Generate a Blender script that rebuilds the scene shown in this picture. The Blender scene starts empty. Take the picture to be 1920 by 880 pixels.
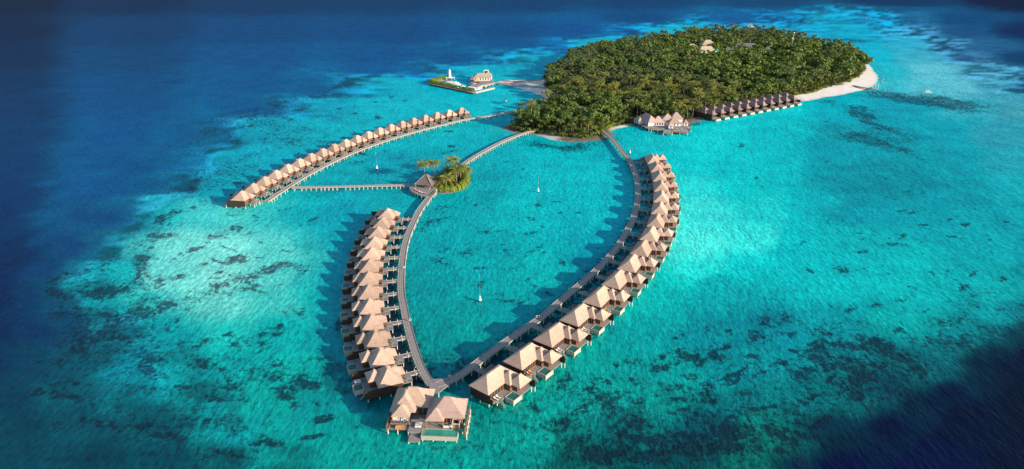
import bpy, math, random
import numpy as np
from mathutils import Vector, Matrix

# ------------------------------------------------------------------ camera, sky, sun, exposure
SC = bpy.context.scene
COL = SC.collection
CAM_H, FPX, PITCH = 150.0, 1280.0, math.atan(570.0/1280.0)
cam_d = bpy.data.cameras.new('camera'); cam = bpy.data.objects.new('camera', cam_d); COL.objects.link(cam)
cam.location = (0, 0, CAM_H); cam.rotation_euler = (math.pi/2-PITCH, 0, 0)
cam_d.sensor_width = 36; cam_d.lens = 24.0; cam_d.clip_start = 1; cam_d.clip_end = 300000
SC.camera = cam
SUN_EL, SUN_AZ = math.radians(17.0), math.radians(120.0)       # azimuth clockwise from +Y
w = bpy.data.worlds.new('World'); SC.world = w; w.use_nodes = True
nt = w.node_tree; nt.nodes.clear()
sky = nt.nodes.new('ShaderNodeTexSky'); sky.sky_type = 'NISHITA'; sky.sun_disc = False
sky.sun_elevation = SUN_EL; sky.sun_rotation = SUN_AZ; sky.altitude = 100; sky.air_density = 1.0; sky.dust_density = 0.6; sky.ozone_density = 2.0
bg = nt.nodes.new('ShaderNodeBackground'); bg.inputs['Strength'].default_value = 0.13
wo = nt.nodes.new('ShaderNodeOutputWorld')
nt.links.new(sky.outputs[0], bg.inputs[0]); nt.links.new(bg.outputs[0], wo.inputs[0])
sun_d = bpy.data.lights.new('sun', 'SUN'); sun = bpy.data.objects.new('sun', sun_d); COL.objects.link(sun)
sun_d.energy = 4.6; sun_d.angle = math.radians(0.55); sun_d.color = (1.0, 0.86, 0.70)
SV = Vector((math.sin(SUN_AZ)*math.cos(SUN_EL), math.cos(SUN_AZ)*math.cos(SUN_EL), math.sin(SUN_EL)))
sun.rotation_euler = SV.to_track_quat('Z', 'Y').to_euler(); sun.location = (400, -300, 500)
SC.view_settings.view_transform = 'Standard'; SC.view_settings.look = 'None'
SC.view_settings.exposure = 0.75; SC.view_settings.gamma = 1

RND = random.Random(7)

# ------------------------------------------------------------------ helpers
def G(px, py, z=0.0):
    """ground position seen at a pixel of the 1920x880 survey photograph, at height z"""
    u = (px-960)/FPX; v = (py-440)/FPX
    dz = -(math.sin(PITCH)+v*math.cos(PITCH)); dy = math.cos(PITCH)-v*math.sin(PITCH)
    s = (z-CAM_H)/dz
    return Vector((u*s, dy*s, z))
def tag(o, label=None, cat=None, group=None, kind=None):
    if label: o['label'] = label
    if cat: o['category'] = cat
    if group: o['group'] = group
    if kind: o['kind'] = kind
    return o
def empty(name, loc=(0,0,0), rz=0.0):
    o = bpy.data.objects.new(name, None); COL.objects.link(o)
    o.location = loc; o.rotation_euler = (0,0,rz); o.empty_display_size = 1
    return o
def copy_tree(o, parent=None):
    c = o.copy(); COL.objects.link(c)
    if parent: c.parent = parent
    for ch in o.children: copy_tree(ch, c)
    return c
class MB:
    def __init__(s): s.v = []; s.f = []
    def add(s, vs, fs):
        n = len(s.v); s.v += [tuple(p) for p in vs]; s.f += [tuple(i+n for i in f) for f in fs]; return s
    def box(s, x0, x1, y0, y1, z0, z1):
        vs = [(x0,y0,z0),(x1,y0,z0),(x1,y1,z0),(x0,y1,z0),(x0,y0,z1),(x1,y0,z1),(x1,y1,z1),(x0,y1,z1)]
        return s.add(vs, [(3,2,1,0),(4,5,6,7),(0,1,5,4),(1,2,6,5),(2,3,7,6),(3,0,4,7)])
    def bar(s, a, b, wd, h):
        """box beam from a to b (its axis along the middle)"""
        a = Vector(a); b = Vector(b); d = (b-a).normalized()
        up = Vector((0,0,1)) if abs(d.z) < .95 else Vector((1,0,0))
        sd = d.cross(up).normalized()*wd/2; u2 = sd.cross(d).normalized()*h/2
        vs = [a-sd-u2, a+sd-u2, a+sd+u2, a-sd+u2, b-sd-u2, b+sd-u2, b+sd+u2, b-sd+u2]
        return s.add(vs, [(0,1,2,3),(7,6,5,4),(1,0,4,5),(2,1,5,6),(3,2,6,7),(0,3,7,4)])
    def cyl(s, a, b, r0, r1, n=8):
        a = Vector(a); b = Vector(b); d = (b-a).normalized()
        up = Vector((0,0,1)) if abs(d.z) < .9 else Vector((1,0,0))
        x = d.cross(up).normalized(); y = d.cross(x).normalized()
        vs = []
        for c, r in ((a,r0),(b,r1)):
            for k in range(n):
                t = 2*math.pi*k/n; vs.append(c+x*(r*math.cos(t))+y*(r*math.sin(t)))
        fs = [(k,(k+1)%n,n+(k+1)%n,n+k) for k in range(n)]
        fs += [tuple(range(n))[::-1], tuple(range(n,2*n))]
        return s.add(vs, fs)
    def lathe(s, c, prof, n=12):
        vs = []; fs = []
        for r, z in prof:
            for k in range(n):
                t = 2*math.pi*k/n; vs.append((c[0]+r*math.cos(t), c[1]+r*math.sin(t), c[2]+z))
        for i in range(len(prof)-1):
            for k in range(n):
                fs.append((i*n+k, i*n+(k+1)%n, (i+1)*n+(k+1)%n, (i+1)*n+k))
        fs.append(tuple(range(n))[::-1]); fs.append(tuple(range((len(prof)-1)*n, len(prof)*n)))
        return s.add(vs, fs)
    def hip(s, x0, x1, y0, y1, z, pitch=.87, th=.32, sag=0.12, gable=None):
        """solid hipped roof over a rectangle; slopes slightly concave"""
        lx, ly = x1-x0, y1-y0; h = min(lx, ly)/2
        def ring(t):
            zz = z+th + pitch*h*(t-sag*math.sin(math.pi*t)*.6)
            return [(x0+h*t,y0+h*t,zz),(x1-h*t,y0+h*t,zz),(x1-h*t,y1-h*t,zz),(x0+h*t,y1-h*t,zz)]
        rings = [[(x0+.15,y0+.15,z),(x1-.15,y0+.15,z),(x1-.15,y1-.15,z),(x0+.15,y1-.15,z)]]
        rings += [ring(t) for t in (0,.33,.66,.97)]
        zz = rings[-1][0][2]
        vs = [p for r in rings for p in r]; fs = [(3,2,1,0)]
        for i in range(len(rings)-1):
            for k in range(4):
                fs.append((i*4+k, i*4+(k+1)%4, (i+1)*4+(k+1)%4, (i+1)*4+k))
        m = (len(rings)-1)*4; fs.append((m,m+1,m+2,m+3))
        # ridge cap
        s.add(vs, fs)
        if lx >= ly: s.bar((x0+h-.2,(y0+y1)/2,zz+.02),(x1-h+.2,(y0+y1)/2,zz+.02),.5,.22)
        else: s.bar(((x0+x1)/2,y0+h-.2,zz+.02),((x0+x1)/2,y1-h+.2,zz+.02),.5,.22)
        return s
    def build(s, name, mat, parent=None, flip=False, smooth=False, xf=None):
        vs = s.v
        if xf is not None: vs = [tuple(xf(p)) for p in vs]
        fs = s.f
        if flip:
            vs = [(p[0],-p[1],p[2]) for p in vs]; fs = [f[::-1] for f in fs]
        me = bpy.data.meshes.new(name); me.from_pydata(vs, [], fs); me.materials.append(mat)
        if smooth: me.polygons.foreach_set('use_smooth', [True]*len(me.polygons))
        me.update()
        o = bpy.data.objects.new(name, me); COL.objects.link(o)
        if parent: o.parent = parent
        return o

def np_mesh(name, V, F, mat, parent=None):
    """V (n,3), F (m,k) numpy"""
    me = bpy.data.meshes.new(name)
    k = F.shape[1]
    me.vertices.add(len(V)); me.vertices.foreach_set('co', V.astype(np.float32).ravel())
    me.loops.add(F.size); me.loops.foreach_set('vertex_index', F.astype(np.int32).ravel())
    me.polygons.add(len(F)); me.polygons.foreach_set('loop_start', np.arange(0, F.size, k, dtype=np.int32))
    me.polygons.foreach_set('loop_total', np.full(len(F), k, dtype=np.int32))
    me.update(calc_edges=True); me.validate(); me.materials.append(mat)
    o = bpy.data.objects.new(name, me); COL.objects.link(o)
    if parent: o.parent = parent
    return o

# ------------------------------------------------------------------ materials
class NT:
    def __init__(s, name):
        s.m = bpy.data.materials.new(name); s.m.use_nodes = True; s.t = s.m.node_tree; s.t.nodes.clear()
        s.out = s.t.nodes.new('ShaderNodeOutputMaterial')
    def n(s, typ, **kw):
        o = s.t.nodes.new(typ)
        for k, v in kw.items():
            if k.startswith('i_'):
                key = k[2:]; key = int(key) if key.isdigit() else key.replace('_', ' ')
                o.inputs[key].default_value = v
            else: setattr(o, k, v)
        return o
    def l(s, a, b): s.t.links.new(a, b)
    def noise(s, scale, detail=4, rough=.55, vec=None, dist=0.0):
        o = s.n('ShaderNodeTexNoise'); o.inputs['Scale'].default_value = scale; o.inputs['Detail'].default_value = detail
        o.inputs['Roughness'].default_value = rough; o.inputs['Distortion'].default_value = dist
        if vec is not None: s.l(vec, o.inputs['Vector'])
        return o.outputs['Fac']
    def ramp(s, fac, a, b, ca=(0,0,0,1), cb=(1,1,1,1)):
        o = s.n('ShaderNodeValToRGB'); s.l(fac, o.inputs[0])
        o.color_ramp.elements[0].position = a; o.color_ramp.elements[1].position = b
        o.color_ramp.elements[0].color = ca; o.color_ramp.elements[1].color = cb
        return o.outputs[0]
    def mix(s, fac, a, b, mode='MIX'):
        o = s.n('ShaderNodeMix', data_type='RGBA', blend_type=mode)
        for v, i in ((fac,0),(a,6),(b,7)):
            if hasattr(v, 'is_linked') or hasattr(v, 'links'): s.l(v, o.inputs[i])
            else: o.inputs[i].default_value = v if i == 0 else (tuple(v)+(1,))[:4]
        return o.outputs[2]
    def math(s, op, a, b=None, c=None, clamp=False):
        o = s.n('ShaderNodeMath', operation=op, use_clamp=clamp)
        for i, v in enumerate((a,b,c)):
            if v is None: continue
            if hasattr(v, 'links'): s.l(v, o.inputs[i])
            else: o.inputs[i].default_value = v
        return o.outputs[0]
    def mapping(s, vec, scale=(1,1,1), rot=(0,0,0)):
        o = s.n('ShaderNodeMapping'); s.l(vec, o.inputs[0]); o.inputs['Scale'].default_value = scale; o.inputs['Rotation'].default_value = rot
        return o.outputs[0]
    def bsdf(s, col, rough=.8, spec=.3, bump=None, bstr=.5, bdist=.1, **kw):
        p = s.n('ShaderNodeBsdfPrincipled')
        if hasattr(col, 'links'): s.l(col, p.inputs['Base Color'])
        else: p.inputs['Base Color'].default_value = tuple(col)+(1,)
        if hasattr(rough, 'links'): s.l(rough, p.inputs['Roughness'])
        else: p.inputs['Roughness'].default_value = rough
        p.inputs['Specular IOR Level'].default_value = spec
        if bump is not None:
            b = s.n('ShaderNodeBump'); s.l(bump, b.inputs['Height']); b.inputs['Strength'].default_value = bstr; b.inputs['Distance'].default_value = bdist
            s.l(b.outputs[0], p.inputs['Normal'])
        s.l(p.outputs[0], s.out.inputs[0]); return p
def objrand(n):
    return n.n('ShaderNodeObjectInfo').outputs['Random']
def objcoord(n):
    return n.n('ShaderNodeTexCoord').outputs['Object']
def worldpos(n):
    return n.n('ShaderNodeNewGeometry').outputs['Position']

def mat_thatch(name, c0, c1):
    n = NT(name); p = worldpos(n)
    big = n.noise(.5, 5, .65, p); fine = n.noise(3.2, 4, .75, n.mapping(p, (1,1,3)))
    crs = n.n('ShaderNodeTexWave', wave_type='BANDS', bands_direction='Z', wave_profile='SAW'); n.l(p, crs.inputs[0]); crs.inputs['Scale'].default_value = .85; crs.inputs['Distortion'].default_value = 2.2; crs.inputs['Detail Scale'].default_value = 2.5
    col = n.mix(n.ramp(big, .3, .7), c0, c1)
    col = n.mix(1.0, col, n.ramp(fine, .28, .72, (.66,.64,.62,1), (1.2,1.18,1.15,1)), 'MULTIPLY')
    col = n.mix(1.0, col, n.ramp(crs.outputs['Fac'], 0, .35, (.84,.83,.82,1), (1.03,1.03,1.03,1)), 'MULTIPLY')
    spots = n.ramp(n.noise(.9, 5, .7, p), .56, .72)
    col = n.mix(n.math('MULTIPLY', spots, .5), col, (.20,.15,.12))
    hv = n.n('ShaderNodeHueSaturation'); n.l(col, hv.inputs['Color'])
    n.l(n.math('MULTIPLY_ADD', objrand(n), .34, .80), hv.inputs['Value'])
    n.bsdf(hv.outputs[0], .95, .08, fine, .9, .16)
    return n.m
def mat_wood(name, c0, c1, plank=2.2, axis=1, rough=.8):
    n = NT(name); p = objcoord(n)
    wv = n.n('ShaderNodeTexWave', wave_type='BANDS', bands_direction='XYZ'[axis], wave_profile='SAW')
    n.l(p, wv.inputs['Vector']); wv.inputs['Scale'].default_value = plank; wv.inputs['Distortion'].default_value = .15
    big = n.noise(.6, 4, .6, p); col = n.mix(n.ramp(big, .3, .72), c0, c1)
    ln = n.ramp(wv.outputs['Fac'], .0, .14, (.5,.5,.5,1), (1,1,1,1))
    col = n.mix(1.0, col, ln, 'MULTIPLY')
    col = n.mix(1.0, col, n.ramp(n.noise(8, 2, .6, p), .3, .7, (.82,.82,.82,1), (1.1,1.1,1.1,1)), 'MULTIPLY')
    n.bsdf(col, rough, .25, big, .2, .05)
    return n.m
def mat_plain(name, col, rough=.6, var=.15, spec=.35, scale=2.0):
    n = NT(name); p = objcoord(n)
    f = n.ramp(n.noise(scale, 4, .6, p), .3, .7, (1-var,1-var,1-var,1), (1+var,1+var,1+var,1))
    n.bsdf(n.mix(1.0, tuple(col), f, 'MULTIPLY'), rough, spec)
    return n.m
def mat_leaf(name, cols, sc=.5, trans=.18):
    n = NT(name); p = worldpos(n)
    a = n.ramp(n.noise(sc, 2, .6, p), .32, .68)
    col = n.mix(a, cols[0], cols[1])
    col = n.mix(n.ramp(objrand(n), 0, 1), col, n.mix(a, cols[1], cols[2]))
    b = n.ramp(n.noise(.035, 3, .6, p), .35, .7)
    col = n.mix(n.math('MULTIPLY', b, .55), col, cols[2])
    pb = n.n('ShaderNodeBsdfPrincipled'); n.l(col, pb.inputs['Base Color']); pb.inputs['Roughness'].default_value = .55; pb.inputs['Specular IOR Level'].default_value = .3
    tr = n.n('ShaderNodeBsdfTranslucent'); n.l(n.mix(1.0, col, (1.3,1.2,.5), 'MULTIPLY'), tr.inputs[0])
    mx = n.n('ShaderNodeMixShader'); mx.inputs[0].default_value = trans
    n.l(pb.outputs[0], mx.inputs[1]); n.l(tr.outputs[0], mx.inputs[2]); n.l(mx.outputs[0], n.out.inputs[0])
    return n.m

M = {}
M['thatch'] = mat_thatch('palm_thatch', (.60,.425,.325), (.485,.345,.27))
M['thatch_pink'] = mat_thatch('pinkish_thatch', (.58,.41,.345), (.475,.335,.285))
M['thatch_shaded'] = mat_thatch('shaded_shore_thatch', (.36,.25,.215), (.27,.19,.165))  # same thatch made darker, shade of the roof facets painted into the colour
M['thatch_dark'] = mat_thatch('dark_weathered_thatch', (.15,.125,.12), (.11,.095,.095))
M['thatch_grey'] = mat_thatch('grey_weathered_thatch', (.20,.17,.15), (.15,.13,.12))
M['deck'] = mat_wood('grey_decking', (.34,.31,.285), (.26,.24,.22), 1.6, 0)
M['walk'] = mat_wood('walkway_planks', (.33,.30,.27), (.26,.24,.22), .5, 0)
M['curb'] = mat_plain('pale_timber_curb', (.40,.34,.28))
M['dark_wood'] = mat_wood('dark_timber_wall', (.075,.042,.028), (.05,.03,.02), 1.4, 0)
M['brown_wood'] = mat_wood('brown_timber_wall', (.19,.105,.06), (.13,.075,.045), 1.4, 0)
M['orange_wood'] = mat_plain('orange_timber', (.42,.17,.05))
M['concrete'] = mat_plain('pale_concrete', (.44,.385,.31), .8)
M['stilt'] = mat_plain('white_concrete_pile', (.60,.55,.47), .75)
M['white'] = mat_plain('white_paint', (.78,.76,.73), .5, .05)
M['white_fab'] = mat_plain('white_cushion', (.72,.68,.62), .9, .06)
M['orange_fab'] = mat_plain('orange_cushion', (.65,.30,.10), .9, .06)
M['poolw'] = mat_plain('pool_water', (.03,.15,.12), .25, .25, .12, .6)
M['poolw_light'] = mat_plain('green_pool_water', (.05,.30,.22), .25, .3, .12, .35)
M['glass'] = mat_plain('dark_glass', (.03,.035,.04), .1, .1, .5)
M['steel'] = mat_plain('painted_steel', (.45,.45,.45), .45, .1)
M['trunk'] = mat_plain('palm_bark', (.26,.21,.165), .9, .25, .2, 1.5)
M['bark'] = mat_plain('tree_bark', (.14,.11,.08), .9, .25, .2, 1.5)
M['deadwood'] = mat_plain('bleached_branches', (.30,.25,.21), .9, .3)
M['rock'] = mat_plain('shore_rock', (.17,.13,.095), .95, .4, .2, .8)
M['palm'] = mat_leaf('palm_fronds', ((.22,.23,.030), (.085,.125,.020), (.36,.33,.06)))
M['palm_dark'] = mat_leaf('dark_palm_fronds', ((.09,.12,.026), (.045,.078,.018), (.15,.16,.034)))
M['leaf'] = mat_leaf('tree_leaves', ((.085,.145,.020), (.035,.080,.014), (.17,.21,.028)), .35)
M['leaf_bright'] = mat_leaf('bright_shrub_leaves', ((.22,.29,.022), (.14,.22,.02), (.30,.33,.035)), .6)
M['stone'] = mat_plain('quay_stone', (.22,.20,.18), .9, .3)
M['dark_stone'] = mat_plain('dark_quay_wall', (.07,.065,.06), .9, .3)
M['blue'] = mat_plain('blue_canvas', (.03,.12,.25), .7)
M['navy'] = mat_plain('dark_boat_paint', (.03,.04,.06), .4)
M['red'] = mat_plain('red_paint', (.60,.06,.035), .6)
M['skin'] = mat_plain('skin', (.35,.20,.13), .6)
M['cream'] = mat_thatch('cream_roof', (.50,.42,.29), (.42,.35,.24))
M['green_roof'] = mat_plain('green_roof_sheet', (.05,.30,.14), .6)
M['grey_roof'] = mat_plain('grey_roof_sheet', (.13,.14,.15), .6, .2)
M['white_wall'] = mat_plain('white_plaster', (.70,.66,.62), .8, .06)

# ------------------------------------------------------------------ water: one sheet to the horizon, colour from depth and seabed, vignette darkening painted in
ROWS = """-70|0:0d2c4a 480:1b4a78 960:1c4f80 1440:1e5080 1920:12305c
0|0:0e2c4a 240:173e66 480:1c4a78 720:1d4e7e 960:1f5284 1200:205486 1440:235888 1680:1f4a78 1920:122c54
38|1200:225a94 1380:2468a4 1450:1078b0 1560:0c90b4 1640:1088b4 1720:2e6c9c 1800:2a5a8c
60|0:103454 240:1b4e7e 480:205890 720:225a94 960:225c96 1080:2060a0 1180:1870ac 1230:10a0bc 1300:0ca4c0 1380:0ca4c0 1450:10a0c0 1520:1490b4 1600:0c98b8 1680:2c88ac 1720:3a7aa4 1800:2e5f90 1920:1c3e70
85|960:20609c 1040:1c6ca8 1100:10a0bc 1180:0ca4bc 1530:0ca0bc 1620:10a0bc 1700:309cb8 1780:3a7ca4 1850:3068960
110|0:10365a 240:1e5488 480:235e98 720:225f9a 860:1f6098 940:1470a4 970:1090ac 1030:08a0b8 1540:10a4bc 1650:18a8c0 1720:3aa0b8 1800:356f9a 1920:264f80
135|700:2062a0 790:1868a0 840:108cac 900:08a0b4 980:08a0b8 1660:28acc0 1760:50b4c4 1850:3c88a8
160|0:113a62 240:1e5890 480:22609a 600:1f6498 660:187ca4 700:1090a8 760:08a5b8 860:06a8b8 960:0aa8b8 1660:34b4c4 1720:48b4c4 1800:50b4c4 1880:3a90aa 1920:3078a0
200|0:123c68 240:1f5a94 460:1c629c 500:1d6698 540:1c7ca0 600:0d98b0 720:04a8b8 840:04adbb 940:0cb0bc 1300:20c8cc 1450:12c0c8 1560:10aabb 1700:1a9ab0 1800:30aabb 1920:3a98ac
250|0:123f6c 240:1e5c96 360:1c6298 400:1c6c98 480:159ab0 600:04a5b4 720:04acb8 850:02a8b4 960:04a6b0 1200:06b0b8 1320:1cc8cc 1440:10b8c0 1600:0e9cac 1750:129eb0 1920:2c98ac
300|0:113c6a 240:1c5c94 320:1a6296 360:186e98 430:109ab0 520:0aa2b4 650:08a0ae 760:0298a8 900:02a0ac 1050:0cb0b8 1150:10aab4 1300:18c4c8 1420:0ebcc2 1600:0c9cac 1800:12a0b0 1920:24a0b0
350|0:0e3868 200:1b5a94 270:1a6094 320:1a7498 400:0c98ac 480:0ca8b4 620:0098a4 760:0098a4 900:009ea8 1020:08b0b6 1140:0cb0b8 1300:26d0d0 1400:14c4c6 1600:0a98a8 1700:0a98a8 1920:1aa6b2
400|0:0c3462 180:1a5488 220:1a6090 260:1b8498 310:1cb0b4 380:38c0c0 440:40c6c2 500:2cbcbc 560:12a8b0 640:0a9cac 760:00a0a8 880:00a0a8 1000:04b0b4 1100:06b0b8 1300:34dcd8 1420:20cccc 1520:10b4bc 1600:0898a8 1750:089eac 1920:149eaa
460|0:0a2e5a 120:184a7c 170:1a5c86 215:188094 260:38b8b8 340:60d4cc 430:66d8cf 520:4cccc4 575:28b4b4 620:10a0ac 780:009ca4 900:00a2a8 1020:08aab0 1120:08a4b0 1290:40e4dc 1400:30dcd6 1500:10bcc0 1600:0ab0b4 1800:0aa6b0 1920:0894a0
510|0:092a54 100:164270 160:186884 190:108c98 240:14b0b4 320:5cd4cc 410:70ddd1 500:4cccc4 560:24b4b4 600:0c9ca8 790:02969c 900:00a0a4 1020:0aacac 1100:0898a4 1290:24dcd4 1400:14cccb 1500:06b8bc 1650:06b4b6 1800:06a8ac 1920:088c98
560|0:08264e 80:133862 130:165474 180:089ca4 280:28bab6 400:58d0c6 500:38c4bc 565:14b0ac 600:0aa0a8 800:049094 900:04a0a0 1000:04a0a4 1200:08b8b4 1320:04a8ac 1440:02a4a8 1560:02b2b4 1700:04b2b2 1850:04a6a8 1920:068890
590|1880:067c88 1820:089098
640|1790:0a8088 1850:076c78 1900:033a48
705|1700:0a7078 1750:066070 1810:032c40 1860:021c34
765|1600:087074 1640:055c68 1690:022c40
825|1490:068074 1530:046064 1580:022c3c
870|1450:067068 1490:034048
620|0:0a2a50 60:123660 120:164e70 200:147484 280:0898a0 400:1ac0b8 500:0cb4b0 600:0a9ca0 800:069494 900:0aa09c 1200:00a4a4 1320:008c98 1440:008a98 1560:0098a0 1700:08a8a6 1850:08989c 1920:065868
680|0:0c3454 60:104460 130:145a70 220:087888 330:089498 430:0cb0ac 540:0cb4ac 620:06888e 800:068a8c 1100:00a8a0 1250:00a09c 1400:009098 1550:00868e 1650:087078 1760:0a7880 1850:063048 1920:020c2c
740|0:0c4258 100:0c6070 220:067480 350:088c90 480:06a8a0 580:049898 660:047078 700:067880 1000:0aa89c 1100:00a098 1250:009690 1400:007c80 1520:087c80 1640:04586a 1740:02183c 1920:020828
800|0:0a485a 120:0a5868 260:066874 380:088084 500:04a09a 620:04a49c 700:069a94 960:06a498 1060:088880 1200:007c7c 1350:006470 1460:028078 1560:023c54 1650:02143c 1800:020c34 1920:020a2e
860|0:0c4858 120:0a4c5c 260:085a68 380:06686c 500:06908c 640:02a49a 800:02a89e 940:049890 1050:04706c 1180:00686a 1300:005a60 1420:067870 1520:023450 1600:021644 1760:021244 1920:020a30
930|0:0c4858 260:085a68 500:06807c 640:02a49a 940:047870 1180:005860 1420:033440 1600:021240 1920:020a30"""
CP = []
for row in ROWS.split('\n'):
    y, rest = row.split('|')
    for it in rest.split():
        x, h = it.split(':'); h = h[:6]
        CP.append((float(x), float(y), *[int(h[i:i+2], 16)/255 for i in (0,2,4)]))
CP = np.array(CP)
# dark coral / seagrass beds: centre x, y, half width, half height, turn, strength
BEDS = np.array([(215,542,48,8,-12,1),(255,585,55,13,-14,1),(170,632,60,12,-8,.8),(200,660,45,12,-8,.6),(120,600,40,50,0,.25),(310,445,26,5,-8,.8),(430,532,48,13,-20,.55),(470,512,22,6,-10,.6),
 (415,708,27,12,-25,.8),(370,740,25,7,-20,.6),(360,842,24,10,-15,.8),(178,790,42,8,-10,.6),(330,795,60,18,-10,.4),(120,860,60,14,0,.4),(360,640,30,8,-15,.6),(430,630,20,6,0,.6),
 (505,502,28,8,-10,.8),(530,502,12,5,0,.8),(537,585,10,4,0,.9),(500,580,16,9,0,.5),(800,485,18,9,0,.75),(825,500,11,8,0,.85),(872,475,16,7,0,.75),(835,425,24,6,-5,.85),(847,392,15,4,0,.8),
 (820,665,30,18,0,.35),(510,690,34,16,0,.45),(530,750,13,6,0,.7),(640,800,9,4,0,.8),(570,820,12,6,0,.4),(1145,755,28,16,10,.8),(1232,680,11,5,0,.9),(1300,765,18,9,20,.8),(1382,700,14,6,0,.8),
 (1405,660,12,3,0,.7),(1060,822,52,20,10,.7),(1135,857,70,20,0,.8),(1200,780,16,12,30,.8),(1310,832,100,36,0,.65),(1385,785,60,24,0,.5),(1100,755,9,4,0,.8),(1607,482,9,3.5,5,1.4),(1595,515,8,3,5,1.4),
 (1492,605,9,4.5,0,1.5),(1442,612,7,5,0,1.4),(1727,460,8,3,25,1.3),(1755,531,5,3,20,1.2),(1770,547,9,3.5,15,1.3),(1840,535,5,2.5,0,1.2),(1610,655,44,12,28,.8),(1665,682,40,11,32,.8),(1550,702,22,8,20,.7),
 (1790,648,46,20,20,.6),(1750,612,32,8,5,.6),(1740,655,18,7,0,.6),(1480,810,28,15,30,.7),(1535,862,18,18,0,.8),(1655,740,80,26,15,.4),(1560,780,50,16,10,.5),(1480,700,40,10,0,.4),
 (1720,187,118,11,5,1.2),(1655,226,52,8,22,1.0),(1630,250,92,13,10,.6),(1680,275,50,9,15,.5),(1545,190,22,5,8,.8),(1600,205,22,5,12,.7),(1635,335,6,2.2,0,1.3),(1685,356,7,2.2,5,1.3),(1497,383,4,2,0,1.2),(1812,417,7,2.2,0,1.2),
 (1865,412,5,2,0,1.2),(1520,60,60,3.5,2,.6),(1612,76,62,5,4,.8),(1560,90,50,4,4,.4),(1545,38,80,3,0,.5),(505,236,64,15,10,.55),(540,262,50,8,0,.5),(640,262,50,4,0,.35),(700,225,40,3,0,.4),(560,190,70,10,-10,.3),
 (825,284,9,2.5,0,.9),(737,289,11,3,0,.8),(685,303,17,3.5,-5,.8),(778,302,30,9,-10,.4),(655,390,22,7,-10,.55),(607,412,9,4,0,.9),(540,386,9,3,0,.8),(517,409,7,3,0,.7),(937,303,9,3,0,.8),(932,392,14,4,0,.5),
 (1020,312,16,4,0,.5),(1055,375,8,2.6,0,.9),(980,332,13,3.5,0,.6),(995,481,14,4,-10,.8),(1005,468,10,3,-10,.8),(975,500,20,5,0,.35),(1112,470,5,2,0,.5),(962,523,6,2,0,.7),(1000,520,9,3,-10,.7),(1015,511,8,2.5,-10,.6),
 (942,562,14,2.5,-8,.9),(960,560,9,2.5,-8,.9),(912,545,7,2.5,0,.7),(955,600,9,5,0,.6),(1560,420,70,34,-10,.16),(1440,430,36,8,-10,.14),(1370,560,90,22,0,.12),(1440,590,60,16,0,.1),(1470,240,60,8,4,.2),(1500,260,50,6,0,.3),
 (350,360,40,20,-20,.45),(420,330,40,14,-15,.45),(470,300,40,14,-20,.4),(300,420,34,16,-20,.45),(240,470,40,16,-25,.5),(440,230,50,20,-30,.3),(395,375,18,5,-10,.4),(330,400,22,6,-10,.6),(410,440,24,5,-10,.7),(480,350,16,4,-10,.3),
 (1000,272,36,6,8,.7),(1060,283,50,6,4,.8),(1120,270,30,5,-10,.7),(955,250,24,4,0,.6),(1310,240,26,5,-8,.8),(1290,250,14,4,0,.6),(640,160,60,6,-8,.3),(720,178,50,5,0,.3),(600,215,50,6,0,.3),(830,195,20,2,0,.5)], float)
_r = random.Random(21); _b = []
for cx,cy,rx,ry,cnt,sz in ((330,735,310,130,80,1.0),(1260,760,330,110,120,1.1),(950,450,150,140,46,.8),(640,235,190,60,80,.7),(1700,520,220,120,46,.8),(360,480,170,80,40,.8),(230,560,130,90,36,1.1),(1450,640,200,60,36,.9),(560,600,110,180,34,.8),(1600,300,240,80,26,.7),(1250,230,160,30,24,.6),(420,400,110,90,46,.8),(820,280,120,50,20,.7),(1640,90,160,50,26,.8),(1580,700,110,70,30,1.2)):
    for k in range(cnt):
        a = _r.uniform(0,6.28); q = math.sqrt(_r.random()); y_ = cy+ry*q*math.sin(a); s_ = sz*(y_+130)/700*_r.uniform(.5,1.5)
        _b.append((cx+rx*q*math.cos(a), y_, 9*s_, 3.8*s_, _r.uniform(-15,15), _r.uniform(.6,1.3)))
BEDS = np.vstack([BEDS, np.array(_b)])
def _hash(ix, iy, s): 
    v = np.sin(ix*127.1+iy*311.7+s*74.7)*43758.5453
    return v-np.floor(v)
def vnoise(x, y, s=0):
    ix, iy = np.floor(x), np.floor(y); fx, fy = x-ix, y-iy; fx = fx*fx*(3-2*fx); fy = fy*fy*(3-2*fy)
    a = _hash(ix,iy,s); b = _hash(ix+1,iy,s); c = _hash(ix,iy+1,s); d = _hash(ix+1,iy+1,s)
    return (a*(1-fx)+b*fx)*(1-fy)+(c*(1-fx)+d*fx)*fy-.5
def fbm(x, y, s=0, o=4): return sum(vnoise(x*2**k, y*2**k, s+k*9)/2**k for k in range(o))
KR = np.array([.80, .95, 1.03])       # light reaching the water, per channel
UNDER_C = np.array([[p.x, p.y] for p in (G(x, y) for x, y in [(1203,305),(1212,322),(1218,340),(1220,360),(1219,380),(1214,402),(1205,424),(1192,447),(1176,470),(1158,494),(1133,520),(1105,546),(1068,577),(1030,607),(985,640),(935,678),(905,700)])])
UNDER_B = np.array([[p.x, p.y] for p in (G(x, y) for x, y in [(760,415),(748,432),(740,452),(735,472),(731,495),(730,515),(731,540),(732,565),(737,592),(745,622),(755,652),(768,685),(775,705)])])
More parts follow.
